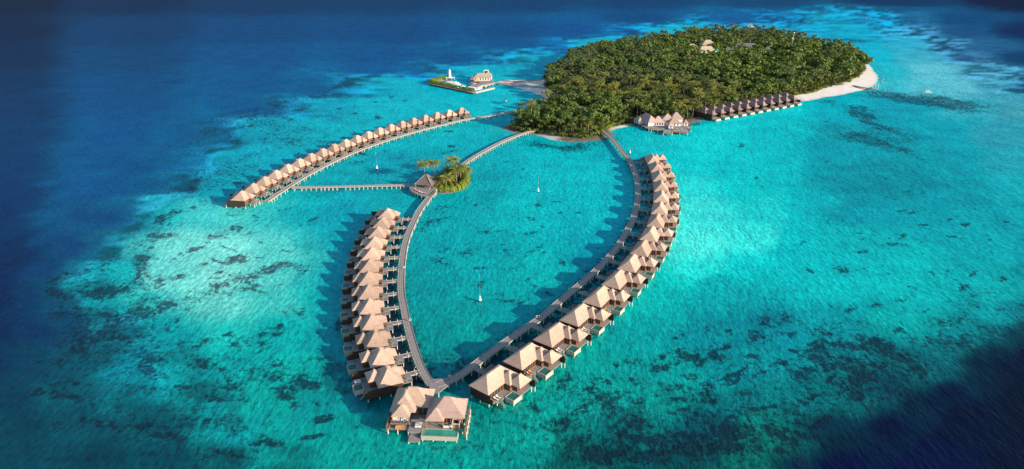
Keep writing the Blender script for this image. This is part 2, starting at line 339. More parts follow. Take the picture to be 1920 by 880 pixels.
def make_water():
    xs = np.concatenate([np.array([-9000,-5000,-3000,-1800,-1000,-600,-350,-200,-120,-60]), np.arange(-30, 1951, 3.5), np.array([1985,2050,2150,2300,2500,2900,3700,5200,8000,11000])])
    ys = np.concatenate([np.array([-129.6,-128.5,-126,-121,-114,-104,-90,-72,-55,-40,-28,-18]), np.arange(-12, 900, 3.0), np.array([910,930,960,1000,1060,1150,1300,1600,2200])])
    PX, PY = np.meshgrid(xs, ys)
    u = (PX-960)/FPX; v = (PY-440)/FPX
    dz = -(math.sin(PITCH)+v*math.cos(PITCH)); dy = math.cos(PITCH)-v*math.sin(PITCH); s = -CAM_H/dz
    X, Y = u*s, dy*s
    # colour by interpolating sampled tones, vignette included, edges broken up by noise measured on the ground
    qx = PX+14*fbm(X/14,Y/14,1)*np.clip(600/(Y+1),.25,2)+44*fbm(X/70,Y/70,2)*np.clip(500/(Y+1),.2,1.5)
    qy = PY+10*fbm(X/14,Y/14,3)*np.clip(400/(Y+1),.1,1.5)+26*fbm(X/70,Y/70,4)*np.clip(350/(Y+1),.12,1.2)
    qx = qx.ravel(); qy = qy.ravel(); n = len(qx)
    lin = np.where(CP[:,2:]<=.04045, CP[:,2:]/12.92, ((CP[:,2:]+.055)/1.055)**2.4)
    colr = np.zeros((n,3)); coral = np.zeros(n)
    ysc = 1.0+2.2*np.clip((420-CP[:,1])/420,0,1)       # far samples are packed closer in depth
    for a in range(0, n, 8000):
        b = min(n, a+8000)
        d2 = ((qx[a:b,None]-CP[None,:,0])*.62)**2+((qy[a:b,None]-CP[None,:,1])*ysc[None,:])**2
        wgt = 1/(d2+420.0)**2.7
        colr[a:b] = (wgt@lin)/wgt.sum(1)[:,None]
        th = np.radians(BEDS[:,4]); ddx = qx[a:b,None]-BEDS[None,:,0]; ddy = qy[a:b,None]-BEDS[None,:,1]
        e = ((ddx*np.cos(th)+ddy*np.sin(th))/BEDS[:,2])**2+((-ddx*np.sin(th)+ddy*np.cos(th))/BEDS[:,3])**2
        coral[a:b] = np.clip((np.exp(-e*.8)*BEDS[:,5]*1.6).sum(1), 0, 1.2)
    # coral wants shallow water: fade it out over the drop-off
    lum = colr[:,1]
    beds = coral; coral = .26*np.clip((lum-.10)/.2,0,1)*np.clip(.5+fbm(X.ravel()/60,Y.ravel()/60,7),0,1)
    coral += .5*np.exp(-((lum-.17)/.07)**2)*np.clip(.6+1.5*fbm(X.ravel()/35,Y.ravel()/35,17),0,1.2)
    xr, yr = X.ravel(), Y.ravel()
    for cx, cy, rx, ry, st in ((1250,790,430,130,.75),(330,760,330,150,.5),(210,580,150,110,.55),(440,310,150,80,.4),(1720,640,250,90,.65),(560,220,150,60,.35),(950,470,170,140,.18),(1800,300,200,140,.2),(1100,880,500,60,.4)):
        coral += st*np.exp(-(((qx-cx)/rx)**2+((qy-cy)/ry)**2))*np.clip(.75+1.2*fbm(xr/28,yr/28,23),0,1.4)*np.clip((lum-.03)/.1,0,1)
    coral = np.minimum(coral, .62)+beds; coral = np.minimum(coral, np.maximum(.8, beds))
    for pts, wd in ((UNDER_C, 9.0), (UNDER_B, 7.0)):  # dark coral band under the villa rows, their shade painted in with it
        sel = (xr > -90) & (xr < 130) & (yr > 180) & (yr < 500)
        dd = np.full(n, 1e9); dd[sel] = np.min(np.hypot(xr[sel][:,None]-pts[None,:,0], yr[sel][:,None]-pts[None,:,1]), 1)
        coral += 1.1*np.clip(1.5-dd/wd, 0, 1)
    far = np.clip((Y.ravel()-150)/900,0,1)[:,None]
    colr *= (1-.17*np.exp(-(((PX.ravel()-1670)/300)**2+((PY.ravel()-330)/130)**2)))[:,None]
    sh = np.clip((colr[:,1:2]-.09)/.15,0,1)
    KK = KR*(1-.19*far*sh)
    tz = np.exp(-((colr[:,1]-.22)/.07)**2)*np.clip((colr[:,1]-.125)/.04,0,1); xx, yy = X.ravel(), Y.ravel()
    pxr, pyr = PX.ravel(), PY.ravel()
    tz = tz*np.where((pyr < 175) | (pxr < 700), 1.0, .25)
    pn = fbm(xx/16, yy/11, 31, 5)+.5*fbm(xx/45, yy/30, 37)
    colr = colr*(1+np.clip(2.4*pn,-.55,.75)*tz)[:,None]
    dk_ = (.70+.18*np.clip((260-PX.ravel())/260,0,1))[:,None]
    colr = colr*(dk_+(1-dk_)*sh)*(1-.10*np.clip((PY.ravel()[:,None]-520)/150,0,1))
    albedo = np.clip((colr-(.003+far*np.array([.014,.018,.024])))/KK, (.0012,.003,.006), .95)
    nx, ny = len(xs), len(ys)
    idx = np.arange(nx*ny).reshape(ny, nx)
    F = np.stack([idx[1:,:-1], idx[1:,1:], idx[:-1,1:], idx[:-1,:-1]], -1).reshape(-1,4)
    V = np.stack([X.ravel(), Y.ravel(), np.zeros(n)], 1)
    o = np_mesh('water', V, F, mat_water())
    at = o.data.attributes.new('bed_vignette_tint', 'FLOAT_COLOR', 'POINT')
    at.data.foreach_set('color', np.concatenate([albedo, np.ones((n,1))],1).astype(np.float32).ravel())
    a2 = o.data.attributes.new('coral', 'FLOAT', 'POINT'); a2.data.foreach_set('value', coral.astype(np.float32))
    tag(o, kind='structure')
    return o
def mat_water():
    n = NT('lagoon_water'); p = worldpos(n)
    tint = n.n('ShaderNodeAttribute', attribute_name='bed_vignette_tint').outputs['Color']
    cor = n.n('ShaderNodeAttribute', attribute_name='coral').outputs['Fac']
    # coral heads and seagrass: threshold noise by the local density
    n1 = n.noise(.42, 8, .72, n.mapping(p, (1,.8,1)), .25)
    n0 = n.noise(.09, 4, .6, n.mapping(p, (1,.8,1)), .5)
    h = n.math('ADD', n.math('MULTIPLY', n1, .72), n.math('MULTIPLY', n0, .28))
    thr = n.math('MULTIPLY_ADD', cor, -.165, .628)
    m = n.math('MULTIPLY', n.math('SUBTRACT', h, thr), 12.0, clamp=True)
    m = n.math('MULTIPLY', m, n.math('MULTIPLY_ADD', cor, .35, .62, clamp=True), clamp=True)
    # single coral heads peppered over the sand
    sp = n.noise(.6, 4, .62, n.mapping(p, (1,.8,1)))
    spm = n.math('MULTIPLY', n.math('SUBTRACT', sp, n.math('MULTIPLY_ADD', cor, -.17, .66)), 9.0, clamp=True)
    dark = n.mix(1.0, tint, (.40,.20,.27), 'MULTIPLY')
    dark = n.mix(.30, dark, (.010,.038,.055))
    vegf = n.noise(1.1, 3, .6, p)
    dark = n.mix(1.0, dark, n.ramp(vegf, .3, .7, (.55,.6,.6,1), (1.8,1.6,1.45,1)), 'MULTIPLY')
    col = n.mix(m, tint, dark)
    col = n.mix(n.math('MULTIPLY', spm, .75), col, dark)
    # sand ripples and rubble, with caustic light mottling painted in
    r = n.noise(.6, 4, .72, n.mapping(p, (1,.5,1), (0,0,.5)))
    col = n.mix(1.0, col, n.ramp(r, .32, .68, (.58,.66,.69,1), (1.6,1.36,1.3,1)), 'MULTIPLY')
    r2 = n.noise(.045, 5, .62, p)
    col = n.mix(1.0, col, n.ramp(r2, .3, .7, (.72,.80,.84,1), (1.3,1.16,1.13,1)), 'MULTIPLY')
    # waves
    wv = n.noise(.55, 3, .6, n.mapping(p, (1.0,.38,1), (0,0,.55)), .3)
    w2 = n.noise(.16, 2, .5, n.mapping(p, (1,.45,1), (0,0,.75)))
    w3 = n.noise(2.2, 2, .5, n.mapping(p, (1,.5,1), (0,0,.4)))
    hh = n.math('ADD', n.math('ADD', wv, n.math('MULTIPLY', w2, 1.6)), n.math('MULTIPLY', w3, .18))
    bp = n.n('ShaderNodeBump'); n.l(hh, bp.inputs['Height']); bp.inputs['Strength'].default_value = 1.0; bp.inputs['Distance'].default_value = WAVE
    df = n.n('ShaderNodeBsdfDiffuse'); n.l(col, df.inputs[0]); n.l(bp.outputs[0], df.inputs['Normal'])
    gl = n.n('ShaderNodeBsdfGlossy'); gl.inputs['Roughness'].default_value = .14; gl.inputs[0].default_value = (.6,.85,1,1); n.l(bp.outputs[0], gl.inputs['Normal'])
    fr = n.n('ShaderNodeFresnel'); fr.inputs['IOR'].default_value = 1.33; n.l(bp.outputs[0], fr.inputs['Normal'])
    mx = n.n('ShaderNodeMixShader'); n.l(n.math('MINIMUM', n.math('MULTIPLY', fr.outputs[0], .85), .032), mx.inputs[0])
    n.l(df.outputs[0], mx.inputs[1]); n.l(gl.outputs[0], mx.inputs[2]); n.l(mx.outputs[0], n.out.inputs[0])
    return n.m
WAVE = .42
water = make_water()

# ------------------------------------------------------------------ islands: sand, soil, rock
def resample(pts, n, closed=False):
    P = np.array([(p[0], p[1]) for p in pts], float)
    if closed: P = np.vstack([P, P[:1]])
    d = np.r_[0, np.cumsum(np.hypot(*np.diff(P, axis=0).T))]
    # Catmull-Rom through the points
    def ev(t):
        i = min(max(np.searchsorted(d, t)-1, 0), len(P)-2); u = (t-d[i])/(d[i+1]-d[i])
        if closed: p0 = P[i-1] if i else P[-2]; p3 = P[i+2] if i+2 < len(P) else P[1]
        else: p0 = P[max(i-1,0)]; p3 = P[min(i+2,len(P)-1)]
        p1, p2 = P[i], P[i+1]
        return .5*((2*p1)+(-p0+p2)*u+(2*p0-5*p1+4*p2-p3)*u*u+(-p0+3*p1-3*p2+p3)*u**3)
    return np.array([ev(t) for t in np.linspace(0, d[-1], n, endpoint=not closed)]), d[-1]
def inside(poly, x, y):
    c = np.zeros(x.shape, bool); px_, py_ = poly[:,0], poly[:,1]; j = len(poly)-1
    for i in range(len(poly)):
        m = ((py_[i] > y) != (py_[j] > y)); 
        with np.errstate(divide='ignore', invalid='ignore'):
            c ^= m & (x < (px_[j]-px_[i])*(y-py_[i])/(py_[j]-py_[i]+1e-12)+px_[i])
        j = i
    return c
def polydist(poly, x, y):
    d = np.full(x.shape, 1e9); j = len(poly)-1
    for i in range(len(poly)):
        ax, ay = poly[j]; bx, by = poly[i]; ex, ey = bx-ax, by-ay
        t = np.clip(((x-ax)*ex+(y-ay)*ey)/(ex*ex+ey*ey+1e-9), 0, 1)
        d = np.minimum(d, np.hypot(x-ax-t*ex, y-ay-t*ey)); j = i
    return np.where(inside(poly, x, y), d, -d)
SHORE = resample([G(*p) for p in [(945,241),(965,250),(1000,253),(1040,263),(1085,267),(1125,262),(1140,252),(1155,242),(1178,238),(1200,236),(1240,240),(1282,236),(1305,229),(1330,220),(1400,204),(1480,188),(1510,190),(1545,183),(1585,177),(1622,168),(1641,158),(1646,145),(1638,132),(1630,122),(1606,108),(1560,97),(1500,80),(1440,70),(1350,67),(1280,72),(1180,86),(1090,106),(1050,124),(1032,140),(1018,150),(985,150),(945,150.5),(936,154.5),(968,165),(1010,178),(1026,190),(1012,200),(985,212),(965,225),(950,235)]], 260, True)[0]
VEG = resample([G(*p) for p in [(958,243),(985,246),(1020,250),(1060,257),(1105,259),(1130,250),(1150,239),(1180,234),(1215,230),(1260,229),(1300,223),(1330,215),(1400,199),(1470,185),(1492,181),(1520,176),(1550,166),(1590,154),(1615,140),(1623,128),(1604,112),(1560,101),(1500,84),(1440,73),(1350,70),(1280,76),(1180,90),(1094,109),(1056,127),(1032,146),(1018,160),(1030,170),(1042,180),(1030,192),(1005,208),(985,216),(966,230)]], 220, True)[0]
n = NT('island_ground'); p = worldpos(n)
veg_f = n.n('ShaderNodeAttribute', attribute_name='soil').outputs['Fac']; rk = n.n('ShaderNodeAttribute', attribute_name='rocky').outputs['Fac']
sand = n.mix(n.ramp(n.noise(.12, 5, .6, p), .3, .7), (.86,.79,.71), (.74,.67,.60))
brn = n.mix(n.ramp(n.noise(.5, 5, .7, p), .35, .65), (.09,.065,.045), (.24,.19,.14))
soil = n.mix(n.ramp(n.noise(.3, 4, .6, p), .3, .7), (.035,.035,.018), (.07,.055,.03))
wet = n.n('ShaderNodeAttribute', attribute_name='wet').outputs['Fac']
c = n.mix(rk, sand, brn); c = n.mix(n.math('MULTIPLY', wet, .5), c, (.34,.40,.36)); c = n.mix(veg_f, c, soil)
n.bsdf(c, .95, .1, n.noise(1.2, 5, .7, p), .5, .3)
M['island'] = n.m
def island_mesh(name, shore, veg, step, rocky, slope=.07, zmax=1.6, tilt=None):
    x0, y0 = shore.min(0)-12; x1, y1 = shore.max(0)+12
    X, Y = np.meshgrid(np.arange(x0, x1, step), np.arange(y0, y1, step))
    d = polydist(shore, X, Y); dv = polydist(veg, X, Y)
    wob = .9*fbm(X/9, Y/9, 5)
    Z = np.clip((d+wob*2)*slope, -1.2, zmax)+np.clip(d,0,1)*.12*fbm(X/5,Y/5,6)
    if rocky is not None:
        R = np.clip(sum(np.exp(-(((X-r[0].x)**2+(Y-r[0].y)**2)/r[1]**2)) for r in rocky), 0, 1)
        R = np.clip(R*1.6+fbm(X/6,Y/6,8)*.6*R, 0, 1)
    else: R = np.zeros_like(X)
    ny, nx = X.shape; idx = np.arange(nx*ny).reshape(ny, nx)
    keep = (d > -9)
    F = np.stack([idx[:-1,:-1], idx[:-1,1:], idx[1:,1:], idx[1:,:-1]], -1)[keep[:-1,:-1]].reshape(-1,4)
    o = np_mesh(name, np.stack([X.ravel(),Y.ravel(),Z.ravel()],1), F, M['island'])
    for nm, A in (('soil', np.clip(dv/3+.5+fbm(X/7,Y/7,2)*.8,0,1)), ('rocky', R), ('wet', np.clip(1-(Z/.25),0,1))):
        a = o.data.attributes.new(nm, 'FLOAT', 'POINT'); a.data.foreach_set('value', A.ravel().astype(np.float32))
    tag(o, kind='structure'); return o
ROCKY = [(G(*p), r) for p, r in [((955,243),16),((985,250),13),((1075,265),12),((1100,265),14),((1125,262),14),((1138,252),11),((1295,230),10),((1310,226),9),((1200,236),8)]]
island = island_mesh('island', SHORE, VEG, 2.2, ROCKY)

# ------------------------------------------------------------------ vegetation
def frond_geo(V, F, base, az, L, rise, droop, wd, seg, rnd, leaflets):
    """one palm frond: arching rachis with leaflets hanging either side"""
    dx, dy = math.cos(az), math.sin(az); sx, sy = -dy, dx
    pts = []
    for i in range(seg+1):
        t = i/seg; r = L*(t-.12*t*t*droop); z = rise*math.sin(t*1.5)-droop*L*.55*t*t
        pts.append((base[0]+dx*r, base[1]+dy*r, base[2]+z))
    def q(*ps):
        n0 = len(V); V.extend(ps); F.append((n0,n0+1,n0+2,n0+3))
    for i in range(seg):
        a, b = pts[i], pts[i+1]; t = (i+.5)/seg
        w_ = wd*math.sin(math.pi*min(.97, .16+t*.86))
        if leaflets:
            for k in (0, .5):
                c0 = [a[j]+(b[j]-a[j])*k for j in range(3)]; c1 = [a[j]+(b[j]-a[j])*(k+.42) for j in range(3)]
                for s_ in (-1, 1):
                    j1 = rnd.uniform(.8, 1.15); hz = -w_*.55*j1*rnd.uniform(.5,1.3)
                    ex = c0[0]+sx*s_*w_*j1+dx*w_*.45; ey = c0[1]+sy*s_*w_*j1+dy*w_*.45
                    q(tuple(c0), tuple(c1), (ex+dx*.26, ey+dy*.26, c0[2]+hz), (ex, ey, c0[2]+hz))
        else:
            for s_ in (-1, 1):
                w0 = wd*math.sin(math.pi*min(.97,.16+i/seg*.86)); w1 = wd*math.sin(math.pi*min(.97,.16+(i+1)/seg*.86))
                q(a, b, (b[0]+sx*s_*w1, b[1]+sy*s_*w1, b[2]-w1*.5), (a[0]+sx*s_*w0, a[1]+sy*s_*w0, a[2]-w0*.5))
def palm_crown(seed, L=3.9, n=22, seg=5, leaflets=True):
    r = random.Random(seed); V = []; F = []
    for k in range(n):
        az = k*2.39996+r.uniform(-.25,.25); u = (k+.5)/n
        rise = 2.1-2.3*u+r.uniform(-.3,.3); droop = .25+1.0*u+r.uniform(-.1,.2)
        frond_geo(V, F, (0,0,0), az, L*r.uniform(.85,1.1), rise, droop, .85*L/3.9, seg, r, leaflets)
    return np.array(V), np.array(F)
def broad_crown(seed, R=3.6, H=3.0, n=260, leaf=.62):
    """leaf clumps on an uneven dome with a hollow between the clumps"""
    r = random.Random(seed); V = []; F = []
    cl = [(0,0,H*.45,R*.6)]
    for k in range(10):
        a = r.uniform(0, 6.28); q_ = R*r.uniform(.35,.85); cl.append((q_*math.cos(a), q_*math.sin(a), H*r.uniform(-.3,.7)*(1-.4*q_/R)+.2, R*r.uniform(.28,.45)))
    for k in range(n):
        cx, cy, cz, cr = cl[r.randrange(len(cl))]
        a = r.uniform(0, 6.283); zz = r.uniform(-.35, 1); rr = math.sqrt(max(0, 1-zz*zz))
        c_ = Vector((cx+cr*rr*math.cos(a), cy+cr*rr*math.sin(a), cz+cr*zz*.85))*1.0
        nn = Vector((rr*math.cos(a)+r.uniform(-.6,.6), rr*math.sin(a)+r.uniform(-.6,.6), zz+r.uniform(-.3,.7))).normalized()
        t1 = nn.orthogonal().normalized(); t1 = Matrix.Rotation(r.uniform(0,6.28), 3, nn)@t1; t2 = nn.cross(t1)
        s_ = leaf*r.uniform(.6,1.25)
        b = len(V); V += [tuple(c_+t1*s_), tuple(c_+t2*s_*.6), tuple(c_-t1*s_), tuple(c_-t2*s_*.6)]; F.append((b,b+1,b+2,b+3))
    return np.array(V), np.array(F)
def mesh_only(name, V, F, mat):
    o = np_mesh(name, V, F, mat); me = o.data; bpy.data.objects.remove(o); return me
def trunk_mesh(h, lean, r0, r1, mat, name='trunk'):
    m = MB(); pts = []
    for i in range(6):
        t = i/5; pts.append((lean*t**1.7, .25*math.sin(t*3), h*t))
    for i in range(5): m.cyl(pts[i], pts[i+1], r0+(r1-r0)*i/5, r0+(r1-r0)*(i+1)/5, 6)
    o = m.build(name, mat); me = o.data; bpy.data.objects.remove(o); return me, pts[-1]
PALM_C = [mesh_only('crown', *palm_crown(s, L), M[mt]) for s, L, mt in ((1,5.0,'palm'),(2,4.4,'palm'),(3,5.3,'palm'),(4,4.6,'palm_dark'),(5,4.2,'palm_dark'))]
PALM_T = [trunk_mesh(h, ln, .26, .15, M['trunk']) for h, ln in ((11,1.2),(12.5,.5),(9.5,2.0),(14,.8))]
def limb_mesh(h):
    m = MB(); m.cyl((0,0,0),(0.1,0,h*.6),.32,.22,6)
    for a in (0,2.1,4.2): m.cyl((0.1,0,h*.55),(1.6*math.cos(a),1.6*math.sin(a),h),.16,.07,5)
    o = m.build('trunk', M['bark']); me = o.data; bpy.data.objects.remove(o); return me
BROAD_C = [mesh_only('crown', *broad_crown(s, R, H), M['leaf']) for s, R, H in ((11,3.8,3.0),(12,3.2,3.2),(13,4.3,2.8),(14,3.0,2.6))]
BROAD_T = [limb_mesh(5.5), limb_mesh(7)]
SHRUB_C = [mesh_only('foliage', *broad_crown(s, R, H, 200, .42), M[mt]) for s, R, H, mt in ((21,2.2,1.7,'leaf_bright'),(22,1.8,1.6,'leaf'),(23,2.4,1.5,'leaf_bright'),(24,2.0,1.9,'leaf'))]
DEAD = []
for s_ in (31,32):
    r = random.Random(s_); m = MB()
    for k in range(46):
        a = r.uniform(0,6.28); e = r.uniform(.2,1.3); L = r.uniform(1,2.6); b = (r.uniform(-.6,.6), r.uniform(-.6,.6), 0)
        m.cyl(b, (b[0]+L*math.cos(a)*math.cos(e), b[1]+L*math.sin(a)*math.cos(e), L*math.sin(e)), .09, .03, 4)
    o = m.build('branches', M['deadwood']); DEAD.append(o.data); bpy.data.objects.remove(o)
def link(name, me, parent=None, loc=None, rz=0, sc=1):
    o = bpy.data.objects.new(name, me); COL.objects.link(o)
    if parent: o.parent = parent
    if loc is not None: o.location = loc
    o.rotation_euler = (0,0,rz); o.scale = (sc,)*3 if not isinstance(sc, tuple) else sc
    return o
def palm_tree(x, y, z, rnd, label, group=None, hs=1.0, ci=None, ti=None):
    t = empty('palm_tree', (x,y,z), rnd.uniform(0,6.28)); tag(t, label, 'palm tree', group)
    ti = rnd.randrange(4) if ti is None else ti; me, top = PALM_T[ti]
    link('trunk', me, t, sc=(1,1,hs))
    link('crown', PALM_C[rnd.choice((0,1,2,3,4)) if ci is None else ci], t, (top[0],top[1],top[2]*hs-.1), rnd.uniform(0,6.28), rnd.uniform(1.0,1.3))
    return t
def broad_tree(x, y, z, rnd, label, group, sc=1.0):
    t = empty('broadleaf_tree', (x,y,z), rnd.uniform(0,6.28)); tag(t, label, 'tree', group)
    link('trunk', BROAD_T[rnd.randrange(2)], t, sc=sc); link('crown', BROAD_C[rnd.randrange(4)], t, (0,0,6.3*sc), rnd.uniform(0,6.28), sc*rnd.uniform(1.05,1.4))
    return t
# clearings for buildings on the island: centre, radius
CLEAR = [(G(1052,219),6.5),(G(1084,219),8),(G(1060,228),5)]+[(G(1318,113),15),(G(1336,105),11),(G(1375,112),9),(G(1400,109),13),(G(1385,106),9),(G(1438,112),8),(G(1430,119),6),(G(1344,120),7),(G(1322,120),13),(G(1338,115),9),(G(1482,108),4)]
CLEAR += [(G(1203,229),10),(G(1222,232),11),(G(1240,235),12),(G(1262,234),13),(G(1280,232),8)]
for k in range(11): CLEAR.append((G(1322+15.2*k, 217-2.72*k), 4.5))
def make_forest():
    rnd = random.Random(3)
    x0, y0 = VEG.min(0); x1, y1 = VEG.max(0); sp = 6.5
    gx, gy = np.meshgrid(np.arange(x0,x1,sp), np.arange(y0,y1,sp*.9)); gx[1::2] += sp/2
    rs = np.random.RandomState(5); gx = gx+rs.uniform(-2,2,gx.shape); gy = gy+rs.uniform(-2,2,gy.shape)
    d = polydist(VEG, gx, gy); ok = (d > .8) & (rs.uniform(0,1,gx.shape) > np.where(d > 8, .13, 0))
    for c_, r_ in CLEAR: ok &= np.hypot(gx-c_.x, gy-c_.y) > r_
    X, Y, D = gx[ok], gy[ok], d[ok]
    # broadleaf woodland fills the middle and the south-east side; palms the rest and the skyline
    bw = fbm(X/60, Y/60, 12)+.6*np.exp(-(((X-300)**2)/110**2+((Y-790)**2)/140**2))+.35*np.exp(-(((X-60)**2)/40**2+((Y-560)**2)/22**2))-.25*(D<10)*(Y>700)
    isb = (bw+rs.uniform(-.25,.25,X.shape) > .14) | ((D < 5) & (rs.uniform(0,1,X.shape) < .75))
    order = np.argsort(Y)
    np_, nb = 0, 0; SV_, SF, off = [], [], 0; PV, PF, poff = [], [], 0
    pc = [palm_crown(s, L, 13, 3, False) for s, L in ((41,4.4),(42,4.0),(43,4.7))]
    bc = [broad_crown(s, R, H, 120, .9) for s, R, H in ((51,3.8,3),(52,3.2,3.2),(53,4.3,2.8))]
    tv = MB(); tv.cyl((0,0,0),(0,0,1),.22,.15,4); tV, tF = np.array(tv.v), [f for f in tv.f if len(f)==4]
    tF = np.array(tF)
    for i in order:
        x, y = float(X[i]), float(Y[i]); edge = D[i] < 9
        z = 1.3 if D[i] > 6 else .9
        if isb[i]:
            sc = rnd.choice((.7,.85,1,1.15,1.45))*rnd.uniform(.9,1.1)*(.8 if edge and y < 640 else 1.0)
            if y > 700: sc *= 1.1
            if nb < 300:
                nb += 1
                broad_tree(x, y, z, rnd, 'leafy green broadleaf tree in the near part of the island wood, between palms', 'broadleaf trees of the near island wood', sc)
            else:
                V, F = bc[rnd.randrange(3)]; a = rnd.uniform(0,6.28); ca, sa = math.cos(a), math.sin(a)
                W_ = np.stack([V[:,0]*ca-V[:,1]*sa, V[:,0]*sa+V[:,1]*ca, V[:,2]],1)*sc*1.25+np.array([x,y,z+6.5*sc+rnd.uniform(0,2.5)])
                SV_.append(W_); SF.append(F+off); off += len(W_)
        else:
            hs = rnd.choice((.6,.75,.85,.95,1.05,1.3))*rnd.uniform(.93,1.07)*(1.08 if y > 650 else .88)
            if np_ < 300:
                np_ += 1
                palm_tree(x, y, z, rnd, 'coconut palm with a grey trunk in the near part of the dense island palm grove', 'coconut palms of the near island grove', hs)
            else:
                h = 12.5*hs; V, F = pc[rnd.randrange(3)]; a = rnd.uniform(0,6.28); ca, sa = math.cos(a), math.sin(a); s_ = rnd.uniform(1.0,1.4)
                lx, ly = rnd.uniform(-1.2,1.2), rnd.uniform(-1.2,1.2)
                W_ = np.stack([V[:,0]*ca-V[:,1]*sa, V[:,0]*sa+V[:,1]*ca, V[:,2]],1)*s_+np.array([x+lx,y+ly,z+h])
                PV.append(W_); PF.append(F+poff); poff += len(W_)
                T = tV*np.array([1,1,h])+np.array([x,y,z]); T[:,0] += (tV[:,2])*lx; T[:,1] += tV[:,2]*ly
                PV.append(T); PF.append(tF+poff); poff += len(T)
    o = np_mesh('far_broadleaf_wood', np.vstack(SV_), np.vstack(SF), M['leaf']); tag(o, 'mass of dark green broadleaf trees filling the far side of the island', 'woodland', kind='stuff')
    o = np_mesh('far_palm_grove', np.vstack(PV), np.vstack(PF), M['palm_dark']); tag(o, 'mass of distant coconut palms covering the far side of the island', 'palm grove', kind='stuff')
    print('FOREST', len(X), 'palms', np_, 'broad', nb, 'far', len(SV_), len(PV)//2)
make_forest()
# shrubs along the near shore of the island
rnd = random.Random(9)
SHP, SHL = resample([G(*p) for p in [(962,243),(985,249),(1020,252),(1060,259),(1100,260),(1128,250),(1145,240),(1165,234),(1188,229)]], 46)
for k, q in enumerate(SHP):
    bright = k in (6,7,26,27,28,33,34,35,36)
    t = empty('beach_shrub', (q[0]+rnd.uniform(-1,1), q[1]+rnd.uniform(.5,2.5), .6), rnd.uniform(0,6.28))
    tag(t, 'bright yellow-green rounded shrub on the near rocky shore of the island' if bright else 'dark green leafy shrub on the near shore of the island in front of the trees', 'shrub', 'bright shrubs on the near shore' if bright else 'dark shrubs on the near shore')
    link('foliage', SHRUB_C[(0,2)[k%2] if bright else (1,3)[k%2]], t, (0,0,.9), 0, rnd.uniform(.9,1.4))
    st = MB(); st.cyl((0,0,-.3),(0,0,1.2),.12,.07,5); st.build('stem', M['bark'], t)
SHR, _ = resample([G(*p) for p in [(1497,181),(1520,177),(1550,168),(1590,156),(1613,143)]], 22)
for k, q in enumerate(SHR):
    t = empty('beach_shrub', (q[0]+rnd.uniform(-2,1), q[1]+rnd.uniform(0,3), 1.1), rnd.uniform(0,6.28))
    tag(t, 'yellow-green shrub at the inner edge of the white sand spit', 'shrub', 'shrubs edging the sand spit')
    link('foliage', SHRUB_C[k%4], t, (0,0,.6), 0, rnd.uniform(1,1.5))
    st = MB(); st.cyl((0,0,-.3),(0,0,.9),.12,.07,5); st.build('stem', M['bark'], t)
for k, (p, lb) in enumerate([((1072,256),'grey leafless bush on the rocky shore below the island trees'),((1126,246),'grey leafless bush beside the island end of the long curved walkway'),((1150,233),'bleached bare bush at the sandy cove of the island'),((1275,224),'bleached bare bush behind the over-water restaurant'),((957,240),'bare grey bush on the western tip of the island')]):
    q = G(*p); t = empty('dead_bush', (q.x, q.y, .8)); tag(t, lb, 'dead bush'); link('branches', DEAD[k%2], t, (0,0,0), k, 1.3)
# boulders along the reef edge of the island
m = MB(); r = random.Random(4)
for k in range(420):
    c_, rr = ROCKY[r.randrange(len(ROCKY))]; x = c_.x+r.gauss(0,rr*.5); y = c_.y+r.gauss(0,3)
    s_ = r.uniform(.25,.8); vs = [(x+s_*r.uniform(.6,1)*a, y+s_*r.uniform(.6,1)*b, .15+s_*.7*r.uniform(.6,1)*c) for a,b,c in ((1,0,0),(0,1,0),(-1,0,0),(0,-1,0),(0,0,1),(0,0,-1))]
    m.add(vs, [(0,1,4),(1,2,4),(2,3,4),(3,0,4),(1,0,5),(2,1,5),(3,2,5),(0,3,5)])
tag(m.build('shore_rocks', M['rock']), 'brown broken rocks along the near shoreline of the island', 'rocks', kind='stuff')

